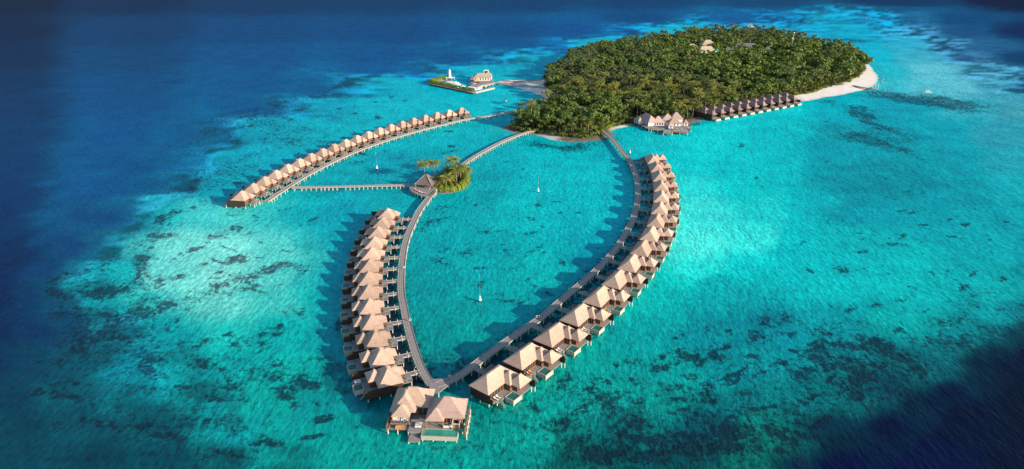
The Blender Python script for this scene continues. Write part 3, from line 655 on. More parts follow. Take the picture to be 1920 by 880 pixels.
# ------------------------------------------------------------------ walkways
DZ = 2.25
def walkway(name, pts, width, label, n=120, spacing=3.6, z=DZ, railside=None, piles=True, wood='walk', zend=None):
    P, L = resample([G(p[0], p[1], z) for p in pts], max(8, int(L_est(pts, z)/2.5)))
    root = empty(name, (P[0][0], P[0][1], 0)); tag(root, label, 'walkway')
    T = np.gradient(P, axis=0); T /= np.hypot(T[:,0], T[:,1])[:,None]; N = np.stack([-T[:,1], T[:,0]], 1)
    P0 = P-P[0]
    def strip(o0, o1, z0, z1, mat, nm):
        m = MB(); k = len(P0)
        for i in range(k):
            a = P0[i]+N[i]*o0; b = P0[i]+N[i]*o1
            m.v += [(a[0],a[1],z0),(b[0],b[1],z0),(b[0],b[1],z1),(a[0],a[1],z1)]
        for i in range(k-1):
            j = i*4
            for e in range(4): m.f.append((j+e, j+(e+1)%4, j+4+(e+1)%4, j+4+e))
        m.f += [(3,2,1,0), (k*4-4,k*4-3,k*4-2,k*4-1)]
        return m.build(nm, mat, root)
    w2 = width/2
    strip(-w2, w2, z-.18, z, M[wood], 'deck')
    for s_ in (-1, 1):
        a, b = sorted((s_*w2, s_*(w2+.16))); strip(a, b, z-.42, z+.16, M['curb'], 'edge_beam')
    for s_ in (-1, 1):
        a, b = sorted((s_*w2*.18, s_*w2*.40)); strip(a, b, z+.003, z+.03, M['curb'], 'wheel_track')
    if piles:
        cnt = int(L/spacing); cum = np.r_[0, np.cumsum(np.hypot(*np.diff(P0, axis=0).T))]
        extra = MB()
        for k in range(cnt+1):
            s_ = (k+.5)*L/(cnt+1); i = min(np.searchsorted(cum, s_), len(P0)-1)
            c_ = P0[i]; nn = N[i]; m = MB() if k < 98 else extra
            for q in (-1, 1):
                x, y = c_[0]+nn[0]*q*(w2-.05), c_[1]+nn[1]*q*(w2-.05)
                m.cyl((x, y, -1.2), (x, y, z+.1), .2, .2, 6)
            m.bar((c_[0]-nn[0]*(w2+.3), c_[1]-nn[1]*(w2+.3), z-.5), (c_[0]+nn[0]*(w2+.3), c_[1]+nn[1]*(w2+.3), z-.5), .32, .3)
            if k < 98: m.build('pile', M['stilt'], root)
        if extra.v: tag(extra.build('pile_row', M['stilt'], root), kind='stuff')
    return P, T, N
def L_est(pts, z):
    g = [G(p[0], p[1], z) for p in pts]; return sum((g[i+1]-g[i]).length for i in range(len(g)-1))
RIGHT_W = [(818,722),(860,705),(910,668.7),(960,632.5),(1015,595),(1050,565),(1091,530),(1120,504.7),(1142.9,480.5),(1161,457.5),(1174,435.6),(1186,412.6),(1193,390),(1196,371),(1196,350),(1193,331.3),(1187.4,314.5),(1179.7,299),(1169,286.9),(1157,270.5),(1143,255),(1128,243.5)]
LEFT_W = [(809,721),(799,707.5),(785,679),(772.7,640.7),(763.2,605),(757,574),(753.2,555),(752,533.4),(752.5,513),(754,492.5),(756.5,472),(760.5,454),(766.5,436),(774.5,418),(784,398.4),(797,379.5),(815,358)]
MID_W = [(852,324),(860,316),(875,303.5),(897,289.5),(940,266.5),(975,252.5),(1007,243)]
TOP_W = [(499,378),(514.6,367.5),(540.6,350.6),(571.9,331),(603,314),(634.4,298.5),(670.8,282.9),(707.3,269.3),(746.4,256.3),(785.4,245.1),(827,234.7),(863.5,226),(898.7,219.8),(925.8,216),(962.3,208.5),(1006,201.7)]
CON_W = [(547,351.5),(600,350.8),(680,349),(768,346.8)]
walkway('curved_walkway', RIGHT_W, 2.9, 'long curved grey walkway on piles along the right-hand arc of villas', spacing=3.9)
walkway('curved_walkway', LEFT_W, 2.9, 'curved grey walkway on piles from the landing past the inner left villas to the islet')
walkway('curved_walkway', MID_W, 2.6, 'grey walkway on pale piles from the palm islet to the wooded island', spacing=3)
walkway('curved_walkway', TOP_W, 2.6, 'longest walkway on pale piles, serving the far left row of villas and reaching the island', spacing=4)
walkway('straight_walkway', CON_W, 2.2, 'straight narrow walkway joining the far left row of villas to the palm islet', spacing=3)
# triangular landing where the two arcs meet
cn = G(813,722,DZ); t = empty('walkway_landing', (cn.x, cn.y, 0)); tag(t, 'wedge-shaped grey landing where the two curved walkways meet beside the largest villa', 'landing')
m = MB(); pl = [G(*p, DZ) for p in [(799,709),(815,711),(842,709),(845,720),(822,737),(808,736)]]
k = len(pl); vs = [(p.x-cn.x, p.y-cn.y, DZ+.034) for p in pl]+[(p.x-cn.x, p.y-cn.y, DZ-.25) for p in pl]
m.add(vs, [tuple(range(k))[::-1], tuple(range(k,2*k))]+[(i,(i+1)%k,k+(i+1)%k,k+i) for i in range(k)]); m.build('deck', M['walk'], t)
for q in pl[::2]:
    m = MB(); m.cyl((q.x-cn.x,q.y-cn.y+.2,-1.2),(q.x-cn.x,q.y-cn.y+.2,DZ-.25),.2,.2,6); m.build('pile', M['stilt'], t)

# ------------------------------------------------------------------ villas
def hut_walls(m, x0, x1, y0, y1, z0, z1, th=.15):
    m.box(x0,x1,y0,y0+th,z0,z1); m.box(x0,x1,y1-th,y1,z0,z1); m.box(x0,x0+th,y0+th,y1-th,z0,z1); m.box(x1-th,x1,y0+th,y1-th,z0,z1)
def make_villa(spec, mirror):
    """local x points to sea, y along the row; floor on stilts"""
    S = spec; E_ = 5.0
    root = empty('water_villa')
    m = MB()
    for r_ in S['roofs']: m.hip(*r_[:4], E_+(r_[4] if len(r_) > 4 else 0), pitch=r_[5] if len(r_) > 5 else .87)
    rf = m.build('roof', M[S['thatch']], root, mirror)
    if 'porch' in S:
        a = S['porch']; m = MB(); m.hip(*a, 4.3, pitch=.8); m.build('porch_roof', M[S['porch_mat']], root, mirror)
    if 'entry_box' in S:
        a = S['entry_box']; m = MB(); m.box(a[0],a[1],a[2],a[3],3.7,3.85)
        for x in (a[0]+.1,a[1]-.1):
            for y in (a[2]+.1,a[3]-.1): m.box(x-.08,x+.08,y-.08,y+.08,DZ,3.7)
        m.build('entry_canopy', M['deck'], root, mirror)
    m = MB(); 
    for x0,x1,y0,y1 in S['walls']: hut_walls(m, x0,x1,y0,y1, DZ+.01, E_+.05)
    m.build('wall', M[S['wall_mat']], root, mirror)
    # glazed timber doors onto the deck
    for dr in S['doors']:
        x0,x1,y0,y1 = dr; m = MB(); ln = max(x1-x0, y1-y0); nn = max(2,int(ln/1.4))
        for k in range(nn+1):
            f = k/nn; x = x0+(x1-x0)*f; y = y0+(y1-y0)*f; m.box(x-.07,x+.07,y-.07,y+.07,DZ,4.75)
        m.bar((x0,y0,4.8),(x1,y1,4.8),.16,.16); m.bar((x0,y0,DZ+.1),(x1,y1,DZ+.1),.16,.12)
        d_ = m.build('sliding_door', M['orange_wood'], root, mirror)
        m = MB(); m.bar((x0,y0,3.5),(x1,y1,3.5),.03,2.4); m.build('glass', M['glass'], d_, mirror)
    m = MB()
    for x0,x1,y0,y1,zt in S['decks']: m.box(x0,x1,y0,y1,zt-.22,zt)
    m.build('deck', M['deck'], root, mirror)
    m = MB()
    for x0,y0,x1,y1 in S['decks_beam']: m.bar((x0,y0,DZ-.42),(x1,y1,DZ-.42),.3,.38)
    m.build('floor_beams', M['dark_wood'], root, mirror)
    for (x0,y0,x1,y1,zb,zt) in S['screens']:
        m = MB(); m.bar((x0,y0,(zb+zt)/2),(x1,y1,(zb+zt)/2),.12,zt-zb)
        m.build('privacy_screen', M[S.get('screen_mat','dark_wood')], root, mirror)
    if 'pool' in S:
        x0,x1,y0,y1 = S['pool']; m = MB(); zt = DZ+.12; zb = .55; w_ = .28
        m.box(x0,x1,y0,y0+w_,zb,zt); m.box(x0,x1,y1-w_,y1,zb,zt); m.box(x0,x0+w_,y0+w_,y1-w_,zb,zt); m.box(x1-w_,x1,y0+w_,y1-w_,zb,zt); m.box(x0+w_,x1-w_,y0+w_,y1-w_,zb,zb+.15)
        pl_ = m.build('plunge_pool', M['concrete'], root, mirror)
        m = MB(); m.box(x0+w_,x1-w_,y0+w_,y1-w_,zt-.5,zt-.14); m.build('pool_water', M['poolw'], pl_, mirror)
    if 'steps' in S:
        x, y = S['steps']; m = MB()
        for k in range(6): m.box(x+k*.3, x+k*.3+.34, y, y+1.0, DZ-.3-k*.33, DZ-.22-k*.33)
        m.build('sea_steps', M['deck'], root, mirror)
    if 'bridge' in S:
        x0,x1,yc,wd = S['bridge']; m = MB(); m.box(x0,x1,yc-wd/2,yc+wd/2,DZ-.2,DZ-.03); br = m.build('footbridge', M['deck'], root, mirror)
        for s_ in (-1,1):
            m = MB(); m.box(x0,x1,yc+s_*(wd/2+.06)-.08,yc+s_*(wd/2+.06)+.08,DZ-.45,DZ+.12); m.build('edge_beam', M['curb'], br, mirror)
        for k in range(2):
            x = x0+(x1-x0)*(k+.7)/2.4; m = MB()
            for s_ in (-1,1): m.cyl((x,yc+s_*(wd/2+.25),-1.2),(x,yc+s_*(wd/2+.25),DZ+.75),.15,.15,6)
            m.build('pile', M['stilt'], br, mirror)
    for x, y in S['stilts']:
        m = MB(); m.cyl((x,y,-1.4),(x,y,DZ-.25),.2,.2,7); m.build('stilt', M['stilt'], root, mirror)
    return root
def grid_stilts(x0,x1,y0,y1,nx,ny):
    out = []
    for i in range(nx):
        for j in range(ny):
            if nx > 2 and ny > 2 and 0 < i < nx-1 and 0 < j < ny-1: continue
            out.append((x0+(x1-x0)*i/(nx-1), y0+(y1-y0)*j/(ny-1)))
    return out
SPEC_C = dict(thatch='thatch', porch_mat='thatch_grey', wall_mat='brown_wood',
    roofs=[(-4.8,4.2,-3.7,12.6),(0,6.7,5.2,12.6,-.01),(4.6,10.3,6.1,13.1,-.12,1.0)], porch=(-7.4,-3.6,7.6,11.6),
    walls=[(-4.1,3.5,-3.0,11.9),(3.5,6.1,6.0,11.9),(6.1,8.2,7.6,12.2)], doors=[(3.6,3.6,-2.6,4.9),(3.9,6.0,5.9,5.9),(6.3,8.2,7.4,7.4),(8.35,8.35,7.6,12.1)],
    decks=[(-4.3,6.0,-3.1,13.0,DZ),(6.0,6.59,2.2,6.4,DZ-.01),(6.0,10.4,6.41,13.0,DZ-.02),(4.3,6.6,-1.6,3.0,DZ-.5+.2),(-7.4,-4.3,7.4,11.8,DZ-.01)], decks_beam=[(-4.2,-3.0,10.2,-3.0),(-4.2,12.9,10.2,12.9),(-4.2,-3,-4.2,12.9),(6,-2,6,12.9)],
    screens=[(-4.3,-3.25,4.7,-3.25,1.3,4.9),(4.8,-3.25,5.9,-3.25,1.8,3.7),(8.6,13.7,11.2,13.7,1.6,4.6)], pool=(6.6,10.6,2.2,6.4), steps=(6.8,-.6), bridge=(-12.4,-4.4,8.7,1.9),
    stilts=grid_stilts(-4.1,3.9,-3.0,12.8,3,6)+[(6.2,-1.4),(6.2,1.8),(10.2,7.2),(10.2,12.8),(7.2,12.8),(11.1,13.7),(-7.2,7.6),(-7.2,11.6),(7.2,2.6),(10.2,2.6)])
SPEC_B = dict(thatch='thatch', wall_mat='brown_wood',
    roofs=[(-4.8,4.3,-3.7,7.6),(.8,6.9,.9,7.4,-.01),(-6.6,0,1.2,6.2,-.02)], entry_box=(-8.6,-6.5,-.3,2.6),
    walls=[(-4.1,3.6,-3.0,6.9),(3.6,6.2,1.6,6.7),(-5.9,-4.1,1.9,5.5)], doors=[(3.7,3.7,-2.6,1.2),(6.3,6.3,1.8,6.4)],
    decks=[(-4.3,8.19,-3.1,8.9,DZ),(-8.6,-4.3,-.3,5.8,DZ-.01),(8.4,11.2,5.65,8.9,DZ-.3)], decks_beam=[(-4.2,-3.0,8.2,-3.0),(-4.2,8.8,8.2,8.8),(-4.2,-3,-4.2,8.8),(8.2,-2,8.2,8.8)],
    screens=[(-4.3,-3.25,8.8,-3.25,1.3,4.7),(7.0,9.1,11.2,9.1,1.4,4.3)], pool=(8.2,11.8,1.6,5.6), steps=(8.6,-1.4), bridge=(-13.0,-6.0,4.6,1.9),
    stilts=grid_stilts(-4.1,8.0,-3.0,8.6,4,4)+[(-8.3,0),(-8.3,5.4),(8.8,2),(11.4,2),(11.0,8.6),(11.4,5.2)])
SPEC_A = dict(SPEC_B); SPEC_A.update(screens=[(-4.3,-3.25,7.2,-3.25,1.3,4.7),(7.6,7.6,11,7.6,1.8,4.6)], bridge=(-11.6,-6.0,4.6,2.2), wall_mat='brown_wood',
    stilts=grid_stilts(-4.1,8.0,-3.0,8.6,3,3)+[(-8.3,0),(-8.3,5.4),(11.0,7.6),(11.0,3)], decks=[(-4.3,8.4,-3.1,8.9,DZ),(-8.6,-4.3,-.3,5.8,DZ-.01),(8.4,11.2,2.6,7.4,DZ-.3)])
SPEC_A.pop('pool'); SPEC_A.pop('steps')
SPEC_E = dict(thatch='thatch_shaded', wall_mat='dark_wood', roofs=[(-9.5,3.4,-3.3,6.2),(-1,10.0,-1.4,4.9,-.1)],
    walls=[(-8.6,2.6,-2.5,5.4),(2.6,9.0,-.6,4.1)], doors=[(9.1,9.1,-.4,3.9)],
    decks=[(-9,11.6,-2.8,6.2,DZ)], decks_beam=[(-9,-2.8,11.4,-2.8),(11.4,-2.8,11.4,6)], screens=[(-9,-2.95,11.0,-2.95,.9,4.4),(6,6.4,11.4,6.4,1.4,4.2)],
    pool=(11.7,15.0,-1.6,3.6), stilts=grid_stilts(-8,11,-2.6,6,3,3)+[(12.2,5),(14.5,4.2)])
ORD = ['first','second','third','fourth','fifth','sixth','seventh','eighth','ninth','tenth','eleventh','twelfth','thirteenth','fourteenth','fifteenth','sixteenth','seventeenth','eighteenth','nineteenth','twentieth']
def row_fit(pts, z, loc, deg=4):
    g = np.array([(p.x, p.y) for p in (G(x, y, z) for x, y in pts)]); k = np.linspace(-1, 1, len(g))
    cx, cy = np.polyfit(k, g[:,0], deg), np.polyfit(k, g[:,1], deg)
    return np.stack([np.polyval(cx, k), np.polyval(cy, k)], 1), np.stack([np.polyval(np.polyder(cx), k), np.polyval(np.polyder(cy), k)], 1)
LOUNGE = []
def place_row(spec, mirror, P, T, vsign, anchor, group, labels, turn=0.0, lounge=None):
    src = make_villa(spec, mirror); first = True; out = []
    for i in range(len(P)):
        t = T[i]/np.hypot(*T[i])*vsign; u = np.array([t[1], -t[0]]) if not mirror else np.array([-t[1], t[0]])
        if turn:
            c_, s_ = math.cos(turn), math.sin(turn); u = np.array([u[0]*c_-u[1]*s_, u[0]*s_+u[1]*c_]); t = np.array([t[0]*c_-t[1]*s_, t[0]*s_+t[1]*c_])
        org = P[i]-u*anchor[0]-t*anchor[1]
        o = src if first else copy_tree(src); first = False
        o.location = (org[0], org[1], 0); o.rotation_euler = (0,0,math.atan2(u[1], u[0])); tag(o, labels[i], 'villa', group); out.append((o, org, u, t))
    return out
# right-hand arc, from the island end to the near end
C_PX = [(1221,286.9),(1230.3,302),(1236.5,317.5),(1239.5,336),(1239.5,355.9),(1239.5,375.8),(1235,398.8),(1222.6,421.8),(1208.8,448),(1193,475.5),(1167.5,504.8),(1134,534.7),(1094,568),(1050,601.5),(997.5,643.7),(941,683.7)]
P, T = row_fit(C_PX, 9.2, None)
lab = ['big pool villa in the right-hand arc, %s' % ('nearest the island' if i == 0 else 'nearest the camera' if i == 15 else (ORD[i]+' from the island end') if i < 8 else (ORD[15-i]+' from the near end')) for i in range(16)]
ROW_C = place_row(SPEC_C, False, P, T, -1, (-.2, 8.6), 'villas of the right-hand arc', lab)
# inner left row
B_PX = [(727.4,390.2),(716.5,407.6),(708,424.6),(702,443.4),(696.7,462.8),(692,485.3),(689.5,508.8),(688.5,534.4),(689.5,559.5),(694,587),(701,619),(710.7,651.4),(722.6,686)]
P, T = row_fit(B_PX, 9.0, None)
lab = ['compact water villa in the inner left row, %s' % ('nearest the palm islet' if i == 0 else 'nearest the camera, beside the largest villa' if i == 12 else (ORD[i]+' from the islet end') if i < 7 else (ORD[12-i]+' from the near end')) for i in range(13)]
ROW_B = place_row(SPEC_B, True, P, T, -1, (-.2, 3.2), 'villas of the inner left row', lab)
# far left row
A_PX = [(866.2,202.1),(845.3,206),(822.4,211.3),(799.7,215.7),(777.6,220.9),(755.5,226.9),(734.6,232.9),(713.8,239.4),(693,246.4),(672.1,253.7),(651.3,261.5),(629.2,269.8),(607,279),(584.9,287.3),(562.8,297.2),(541.9,307.6),(518.5,319.3),(497.7,331),(475.5,344),(454.7,357.6)]
P, T = row_fit(A_PX, 9.0, None)
lab = ['thatched water villa in the far left row, %s' % ('nearest the island' if i == 0 else 'at the open-sea tip of the row' if i == 19 else (ORD[i]+' from the island end') if i < 10 else (ORD[19-i]+' from the open-sea tip')) for i in range(20)]
ROW_A = place_row(SPEC_A, True, P, T, -1, (-.2, 3.2), 'villas of the far left row', lab)
# row against the island's south-east shore
g0, g1 = G(1326.5,206,7.5), G(1478.5,178.8,7.5)
P = np.array([(g0.x+(g1.x-g0.x)*k/10, g0.y+(g1.y-g0.y)*k/10) for k in range(11)]); T = np.array([(g1.x-g0.x, g1.y-g0.y)]*11)
lab = ['shore villa with shade-darkened roof and white pool, %s' % ('nearest the over-water restaurant' if i == 0 else 'nearest the white sand spit' if i == 10 else (ORD[i]+' from the restaurant end') if i < 6 else (ORD[10-i]+' from the sand spit end')) for i in range(11)]
ROW_E = place_row(SPEC_E, False, P, T, 1, (1.0, 1.5), 'dark villas along the island shore', lab)

# ------------------------------------------------------------------ the largest villa at the meeting of the arcs
def part(m, name, mat, parent): return m.build(name, M[mat], parent)
fo = (-34.6, 187.6); fa = math.atan2(-.998, -.057)
big = empty('water_villa', (fo[0], fo[1], 0), fa); tag(big, 'largest villa with joined thatched roofs and long green pool, by the walkway landing', 'villa')
m = MB(); E5 = 5.5
m.hip(-6,4.1,-5,7.9,E5); m.hip(-5.2,6.9,-5.2,3.4,E5-.01); m.hip(3.2,9.3,-4.3,1.9,E5-.15,pitch=.92); part(m,'roof','thatch',big)
m = MB(); m.hip(-1.4,9.0,7.5,19.8,E5-.02); m.hip(4.4,10.7,7.1,13.3,E5-.16,pitch=.92); part(m,'roof','thatch_pink',big)
m = MB(); hut_walls(m,-5.3,3.4,-4.3,7.2,DZ+.01,E5+.05); hut_walls(m,-.8,7.0,8.2,19,DZ+.01,E5+.04); part(m,'wall','brown_wood',big)
for (x0,y0,x1,y1) in [(3.5,-3.4,3.5,3.0),(3.5,3.4,3.5,7.0),(7.1,8.4,7.1,18.8)]:
    m = MB(); nn = int(max(abs(x1-x0),abs(y1-y0))/1.3)
    for k in range(nn+1): f = k/nn; x=x0+(x1-x0)*f; y=y0+(y1-y0)*f; m.box(x-.08,x+.08,y-.08,y+.08,DZ,5.4)
    m.bar((x0,y0,5.3),(x1,y1,5.3),.18,.18); d_ = part(m,'sliding_door','orange_wood',big)
    m = MB(); m.bar((x0,y0,3.7),(x1,y1,3.7),.04,2.8); part(m,'glass','glass',d_)
for x,y in [(8.8,-3.9),(8.8,1.5),(10.2,7.5),(10.2,12.9),(6.2,-3.9),(8.6,18.9)]:
    m = MB(); m.box(x-.12,x+.12,y-.12,y+.12,DZ,5.4); part(m,'post','orange_wood',big)
m = MB(); m.box(-6.5,3.2,-5.0,7.6,DZ-.25,DZ); m.box(3.2,12.2,1.6,7.2,DZ-.25,DZ); m.box(-1.4,9.8,7.2,19.2,DZ-.25,DZ-.01); m.box(9.8,10.6,7.2,13.4,DZ-.25,DZ-.02); part(m,'deck','deck',big)
m = MB(); m.box(4.6,9.6,-4.6,1.4,DZ+.8,DZ+.98); part(m,'balcony','deck',big)
m = MB()
for z in (DZ+1.3,DZ+1.7): m.bar((9.6,-4.6,z),(9.6,1.4,z),.06,.06); m.bar((5,-4.6,z),(9.6,-4.6,z),.06,.06); m.bar((5,1.4,z),(9.6,1.4,z),.06,.06)
for k in range(7): m.box(9.55,9.65,-4.6+k,-4.5+k,DZ+.9,DZ+1.75)
part(m,'railing','dark_wood',big)
m = MB(); m.box(3.2,11.0,-5.2,1.6,DZ-.55,DZ-.35); part(m,'lower_deck','deck',big)
m = MB(); m.box(12.4,15.4,2.2,5.9,.75,1.0); part(m,'swim_platform','deck',big); m = MB()
for k in range(4): m.box(12.2+k*.25-.2,12.2+k*.25+.1,2.4,5.7,DZ-.35-k*.28,DZ-.25-k*.28)
part(m,'sea_steps','deck',big)
m = MB(); x0,x1,y0,y1 = 10.2,14.0,6.2,18.0; zt = DZ+.05
m.box(x0,x1,y0,y0+.3,.7,zt); m.box(x0,x1,y1-.3,y1,.7,zt); m.box(x0,x0+.3,y0+.3,y1-.3,.7,zt); m.box(x1-.3,x1,y0+.3,y1-.3,.7,zt-.03); m.box(x0+.3,x1-.3,y0+.3,y1-.3,.7,.85)
pl_ = part(m,'swimming_pool','concrete',big); m = MB(); m.box(x0+.3,x1-.3,y0+.3,y1-.3,zt-.6,zt-.1); part(m,'pool_water','poolw_light',pl_)
m = MB(); m.bar((-1,20.4,2.5),(12.4,20.1,2.5),.15,3.0); part(m,'privacy_screen','brown_wood',big)
m = MB(); m.bar((2,-5.5,2.2),(11.2,-5.6,2.2),.15,2.6); part(m,'privacy_screen','brown_wood',big)
m = MB(); m.bar((-5,20.2,4.6),(-5,20.2,4.7),.2,.1)
for x,y in [(-5,-4.6),(-5,0),(-5,5),(0,-4.8),(5,-5),(10.8,-5.2),(10.8,-2),(10.8,1.4),(12,1.8),(15.1,2.4),(15.1,5.7),(13.6,6.6),(13.6,10),(13.6,14),(13.6,17.6),(9.4,19),(5,19),(0,19),(-1,12)]:
    m = MB(); m.cyl((x,y,-1.4),(x,y,DZ-.3 if x<12.3 else .8),.2,.2,7); part(m,'stilt','stilt',big)
for k in range(5):
    x = 1+k*2.8; m = MB(); m.cyl((x,20.7,-1.4),(x,20.7,3.2),.17,.17,7); part(m,'stilt','stilt',big)
Mx = Matrix.Translation((fo[0],fo[1],0)) @ Matrix.Rotation(fa,4,'Z')
def on_big(x,y,z): return Mx @ Vector((x,y,z))
def lounger(loc, rz, label, group=None, fab='white_fab', sc=1.0):
    t = empty('sun_lounger', loc, rz); t.scale = (sc,)*3; tag(t, label, 'sun lounger', group)
    m = MB(); m.box(-1.0,1.0,-.35,.35,.22,.3)
    for x in (-.9,.9):
        for y in (-.3,.3): m.box(x-.04,x+.04,y-.04,y+.04,0,.22)
    part(m,'frame','dark_wood',t)
    m = MB(); m.box(-.95,.35,-.33,.33,.3,.42); m.bar((.33,0,.38),(1.0,0,.75),.66,.1); part(m,'cushion',fab,t); return t
def sofa(loc, rz, label, w=2.2, fab='white_fab'):
    t = empty('sofa', loc, rz); tag(t, label, 'sofa')
    m = MB(); m.box(-.45,.45,-w/2,w/2,.1,.42); part(m,'seat',fab,t); m = MB(); m.box(-.45,-.2,-w/2,w/2,.43,.85); part(m,'backrest',fab,t)
    for s_ in (-1,1): m = MB(); m.box(-.18,.45,s_*w/2-.12,s_*w/2+.12,.43,.62); part(m,'armrest',fab,t)
def daybed(loc, rz, label):
    t = empty('daybed', loc, rz); tag(t, label, 'daybed')
    m = MB(); m.box(-1.2,1.2,-1.1,1.1,.15,.3); part(m,'base','dark_wood',t); m = MB(); m.box(-1.15,1.15,-1.05,1.05,.3,.55); part(m,'mattress','white_fab',t)
    for s_ in (-.5,.5): m = MB(); m.box(.75,1.1,s_-.4,s_+.4,.55,.75); part(m,'pillow','white_fab',t)
def canopy_bed(loc, rz, label):
    t = empty('canopy_bed', loc, rz); tag(t, label, 'canopy bed'); 
    for x in (-1.2,1.2):
        for y in (-1.2,1.2): m = MB(); m.box(x-.07,x+.07,y-.07,y+.07,0,2.2); part(m,'post','white',t)
    m = MB(); m.bar((-1.2,-1.2,2.2),(1.2,-1.2,2.2),.14,.14); m.bar((-1.2,1.2,2.2),(1.2,1.2,2.2),.14,.14); m.bar((-1.2,-1.2,2.2),(-1.2,1.2,2.2),.14,.14); m.bar((1.2,-1.2,2.2),(1.2,1.2,2.2),.14,.14); part(m,'top_frame','white',t)
    m = MB(); m.box(-1.1,1.1,-1.1,1.1,.3,.6); part(m,'mattress','orange_fab',t)
daybed(on_big(9.2,4.6,DZ), fa, 'white double daybed on the largest villa\'s deck between its two roofs')
canopy_bed(on_big(9.0,17.0,DZ), fa, 'white framed canopy bed at the right end of the largest villa\'s pool deck')
sofa(on_big(9.3,14.0,DZ), fa+math.pi, 'left white sofa between the pool and the right roof of the largest villa')
sofa(on_big(9.2,15.3,DZ), fa+math.pi, 'right white sofa between the pool and the canopy bed of the largest villa', 1.0)
sofa(on_big(7.6,-3.0,DZ+.98), fa, 'white sofa at the left end of the largest villa\'s covered balcony')
sofa(on_big(7.6,-.2,DZ+.98), fa, 'white sofa at the right end of the largest villa\'s covered balcony')
sofa(on_big(10.3,-1.4,DZ-.35), fa, 'orange cushioned sofa on the lower deck under the largest villa\'s balcony', 2.6, 'orange_fab')
for i in range(6,16):
    o, org, u, t_ = ROW_C[i]
    where = 'the arc villa nearest the camera' if i == 15 else 'the arc villa %s from the near end' % ORD[15-i]
    fb = 'orange_fab' if i in (14,11) else 'white_fab'
    for q,(sd,yy) in enumerate((('near', -.7), ('far', .5))):
        p_ = org+u*5.1+t_*yy
        lounger((p_[0],p_[1],DZ), math.atan2(u[1],u[0])+math.pi, '%s %s lounger on the deck of %s' % (sd, 'orange' if fb=='orange_fab' else 'white', where), 'loungers on the right-hand arc decks', fb)
o, org, u, t_ = ROW_B[12]; p_ = org+u*9.6+t_*7.2
daybed((p_[0],p_[1],DZ-.3), math.atan2(u[1],u[0]), 'pale daybed beside the pool of the inner left villa nearest the camera')

# ------------------------------------------------------------------ over-water restaurant
def pav(name_parent, c, ang, lx, ly, ze, pitch=.9, roof='thatch_pink', wall='white_wall', zf=2.2, windows=0):
    """a roofed pavilion as parts of its building; c world point"""
    R_ = Matrix.Translation((c[0]-name_parent.location.x, c[1]-name_parent.location.y, 0)) @ Matrix.Rotation(ang, 4, 'Z')
    f = lambda p: R_ @ Vector(p)
    m = MB(); m.hip(-lx/2,lx/2,-ly/2,ly/2,ze,pitch=pitch,th=.25); m.build('roof', M[roof], name_parent, xf=f)
    m = MB(); hut_walls(m,-lx/2+.7,lx/2-.7,-ly/2+.7,ly/2-.7,zf,ze+.05); w_ = m.build('wall', M[wall], name_parent, xf=f)
    if windows:
        for k in range(windows):
            x = -lx/2+1.3+(lx-2.6)*(k+.5)/windows
            m = MB(); m.box(x-.55,x+.55,-ly/2+.64,-ly/2+.69,zf+.5,ze-.35); m.build('window', M['glass'], name_parent, xf=f)
def deck_on(parent, poly, z, mat='deck', edge=None, piles=True, th=.3, dx=5):
    k = len(poly); o = parent.location; L = [(p[0]-o.x, p[1]-o.y) for p in poly]
    m = MB(); m.add([(x,y,z-th) for x,y in L]+[(x,y,z) for x,y in L], [tuple(range(k))[::-1], tuple(range(k,2*k))]+[(i,(i+1)%k,k+(i+1)%k,k+i) for i in range(k)])
    m.build('deck', M[mat], parent)
    if edge:
        m = MB()
        for i in range(k): m.bar((*L[i],z-.3),(*L[(i+1)%k],z-.3),.18,.72)
        m.build('deck_edge', M[edge], parent)
    if piles:
        for i in range(k):
            a, b = Vector(L[i]), Vector(L[(i+1)%k]); nn = max(1, int((b-a).length/dx))
            for q in range(nn):
                p_ = a+(b-a)*q/nn; m = MB(); m.cyl((p_.x,p_.y,-1.2),(p_.x,p_.y,z-th),.28,.28,6); m.build('pile', M['stilt'], parent)
rc = G(1240,240); rest = empty('restaurant', (rc.x, rc.y, 0)); tag(rest, 'cluster of pinkish thatched restaurant pavilions with white walls over the water beside the island', 'restaurant')
a0, a1 = G(1193,221,5), G(1222,234.5,5); ax = (a1-a0).normalized(); ay = Vector((-ax.y, ax.x, 0)); an = math.atan2(ax.y, ax.x)
pav(rest, a0+ax*9.5+ay*5.5, an, 20, 11, 5.0, .85, 'thatch_pink', windows=7)
q = a0+ax*6.5-ay*1.2; pav(rest, q, an, 9, 6, 4.6, .8, 'thatch_pink', windows=2)
pav(rest, G(1232.8,238.5), 0.02, 10.5, 9, 4.4, 1.05, windows=4)
pav(rest, G(1250,233), -.1, 10, 10, 4.6, .9, 'thatch_pink')
pav(rest, G(1266.5,232), 0.0, 11, 9, 4.8, 1.05)
pav(rest, G(1262.5,239.5), 0.02, 10.5, 8.5, 4.3, 1.1, windows=3)
pav(rest, G(1256.5,245), 0.0, 5, 4.5, 4.0, 1.1, windows=1)
pav(rest, G(1284.5,240.5), 0.0, 4.6, 4.2, 4.6, 1.1, windows=1)
deck_on(rest, [a0-ay*3-ax*2, a1-ay*3+ax*1, a1+ay*10, a0+ay*12-ax*2], 2.0, 'deck', None)
deck_on(rest, [G(1221,243,2),G(1246,243.5,2),G(1246,232,2),G(1221,232,2)], 2.05, 'deck', 'orange_wood')
deck_on(rest, [G(1243.5,249.5,2),G(1260,250.5,2),G(1260,243,2),G(1243.5,243,2)], 1.95, 'deck', 'orange_wood', dx=4)
deck_on(rest, [G(1260.5,247,2),G(1289,249.5,2),G(1289,238,2),G(1260.5,236,2)], 2.0, 'deck', 'orange_wood', dx=4)
deck_on(rest, [G(1280,239,2),G(1295.5,243.5,2),G(1295.5,237,2),G(1281,234,2)], 1.9, 'deck', 'orange_wood', dx=4)
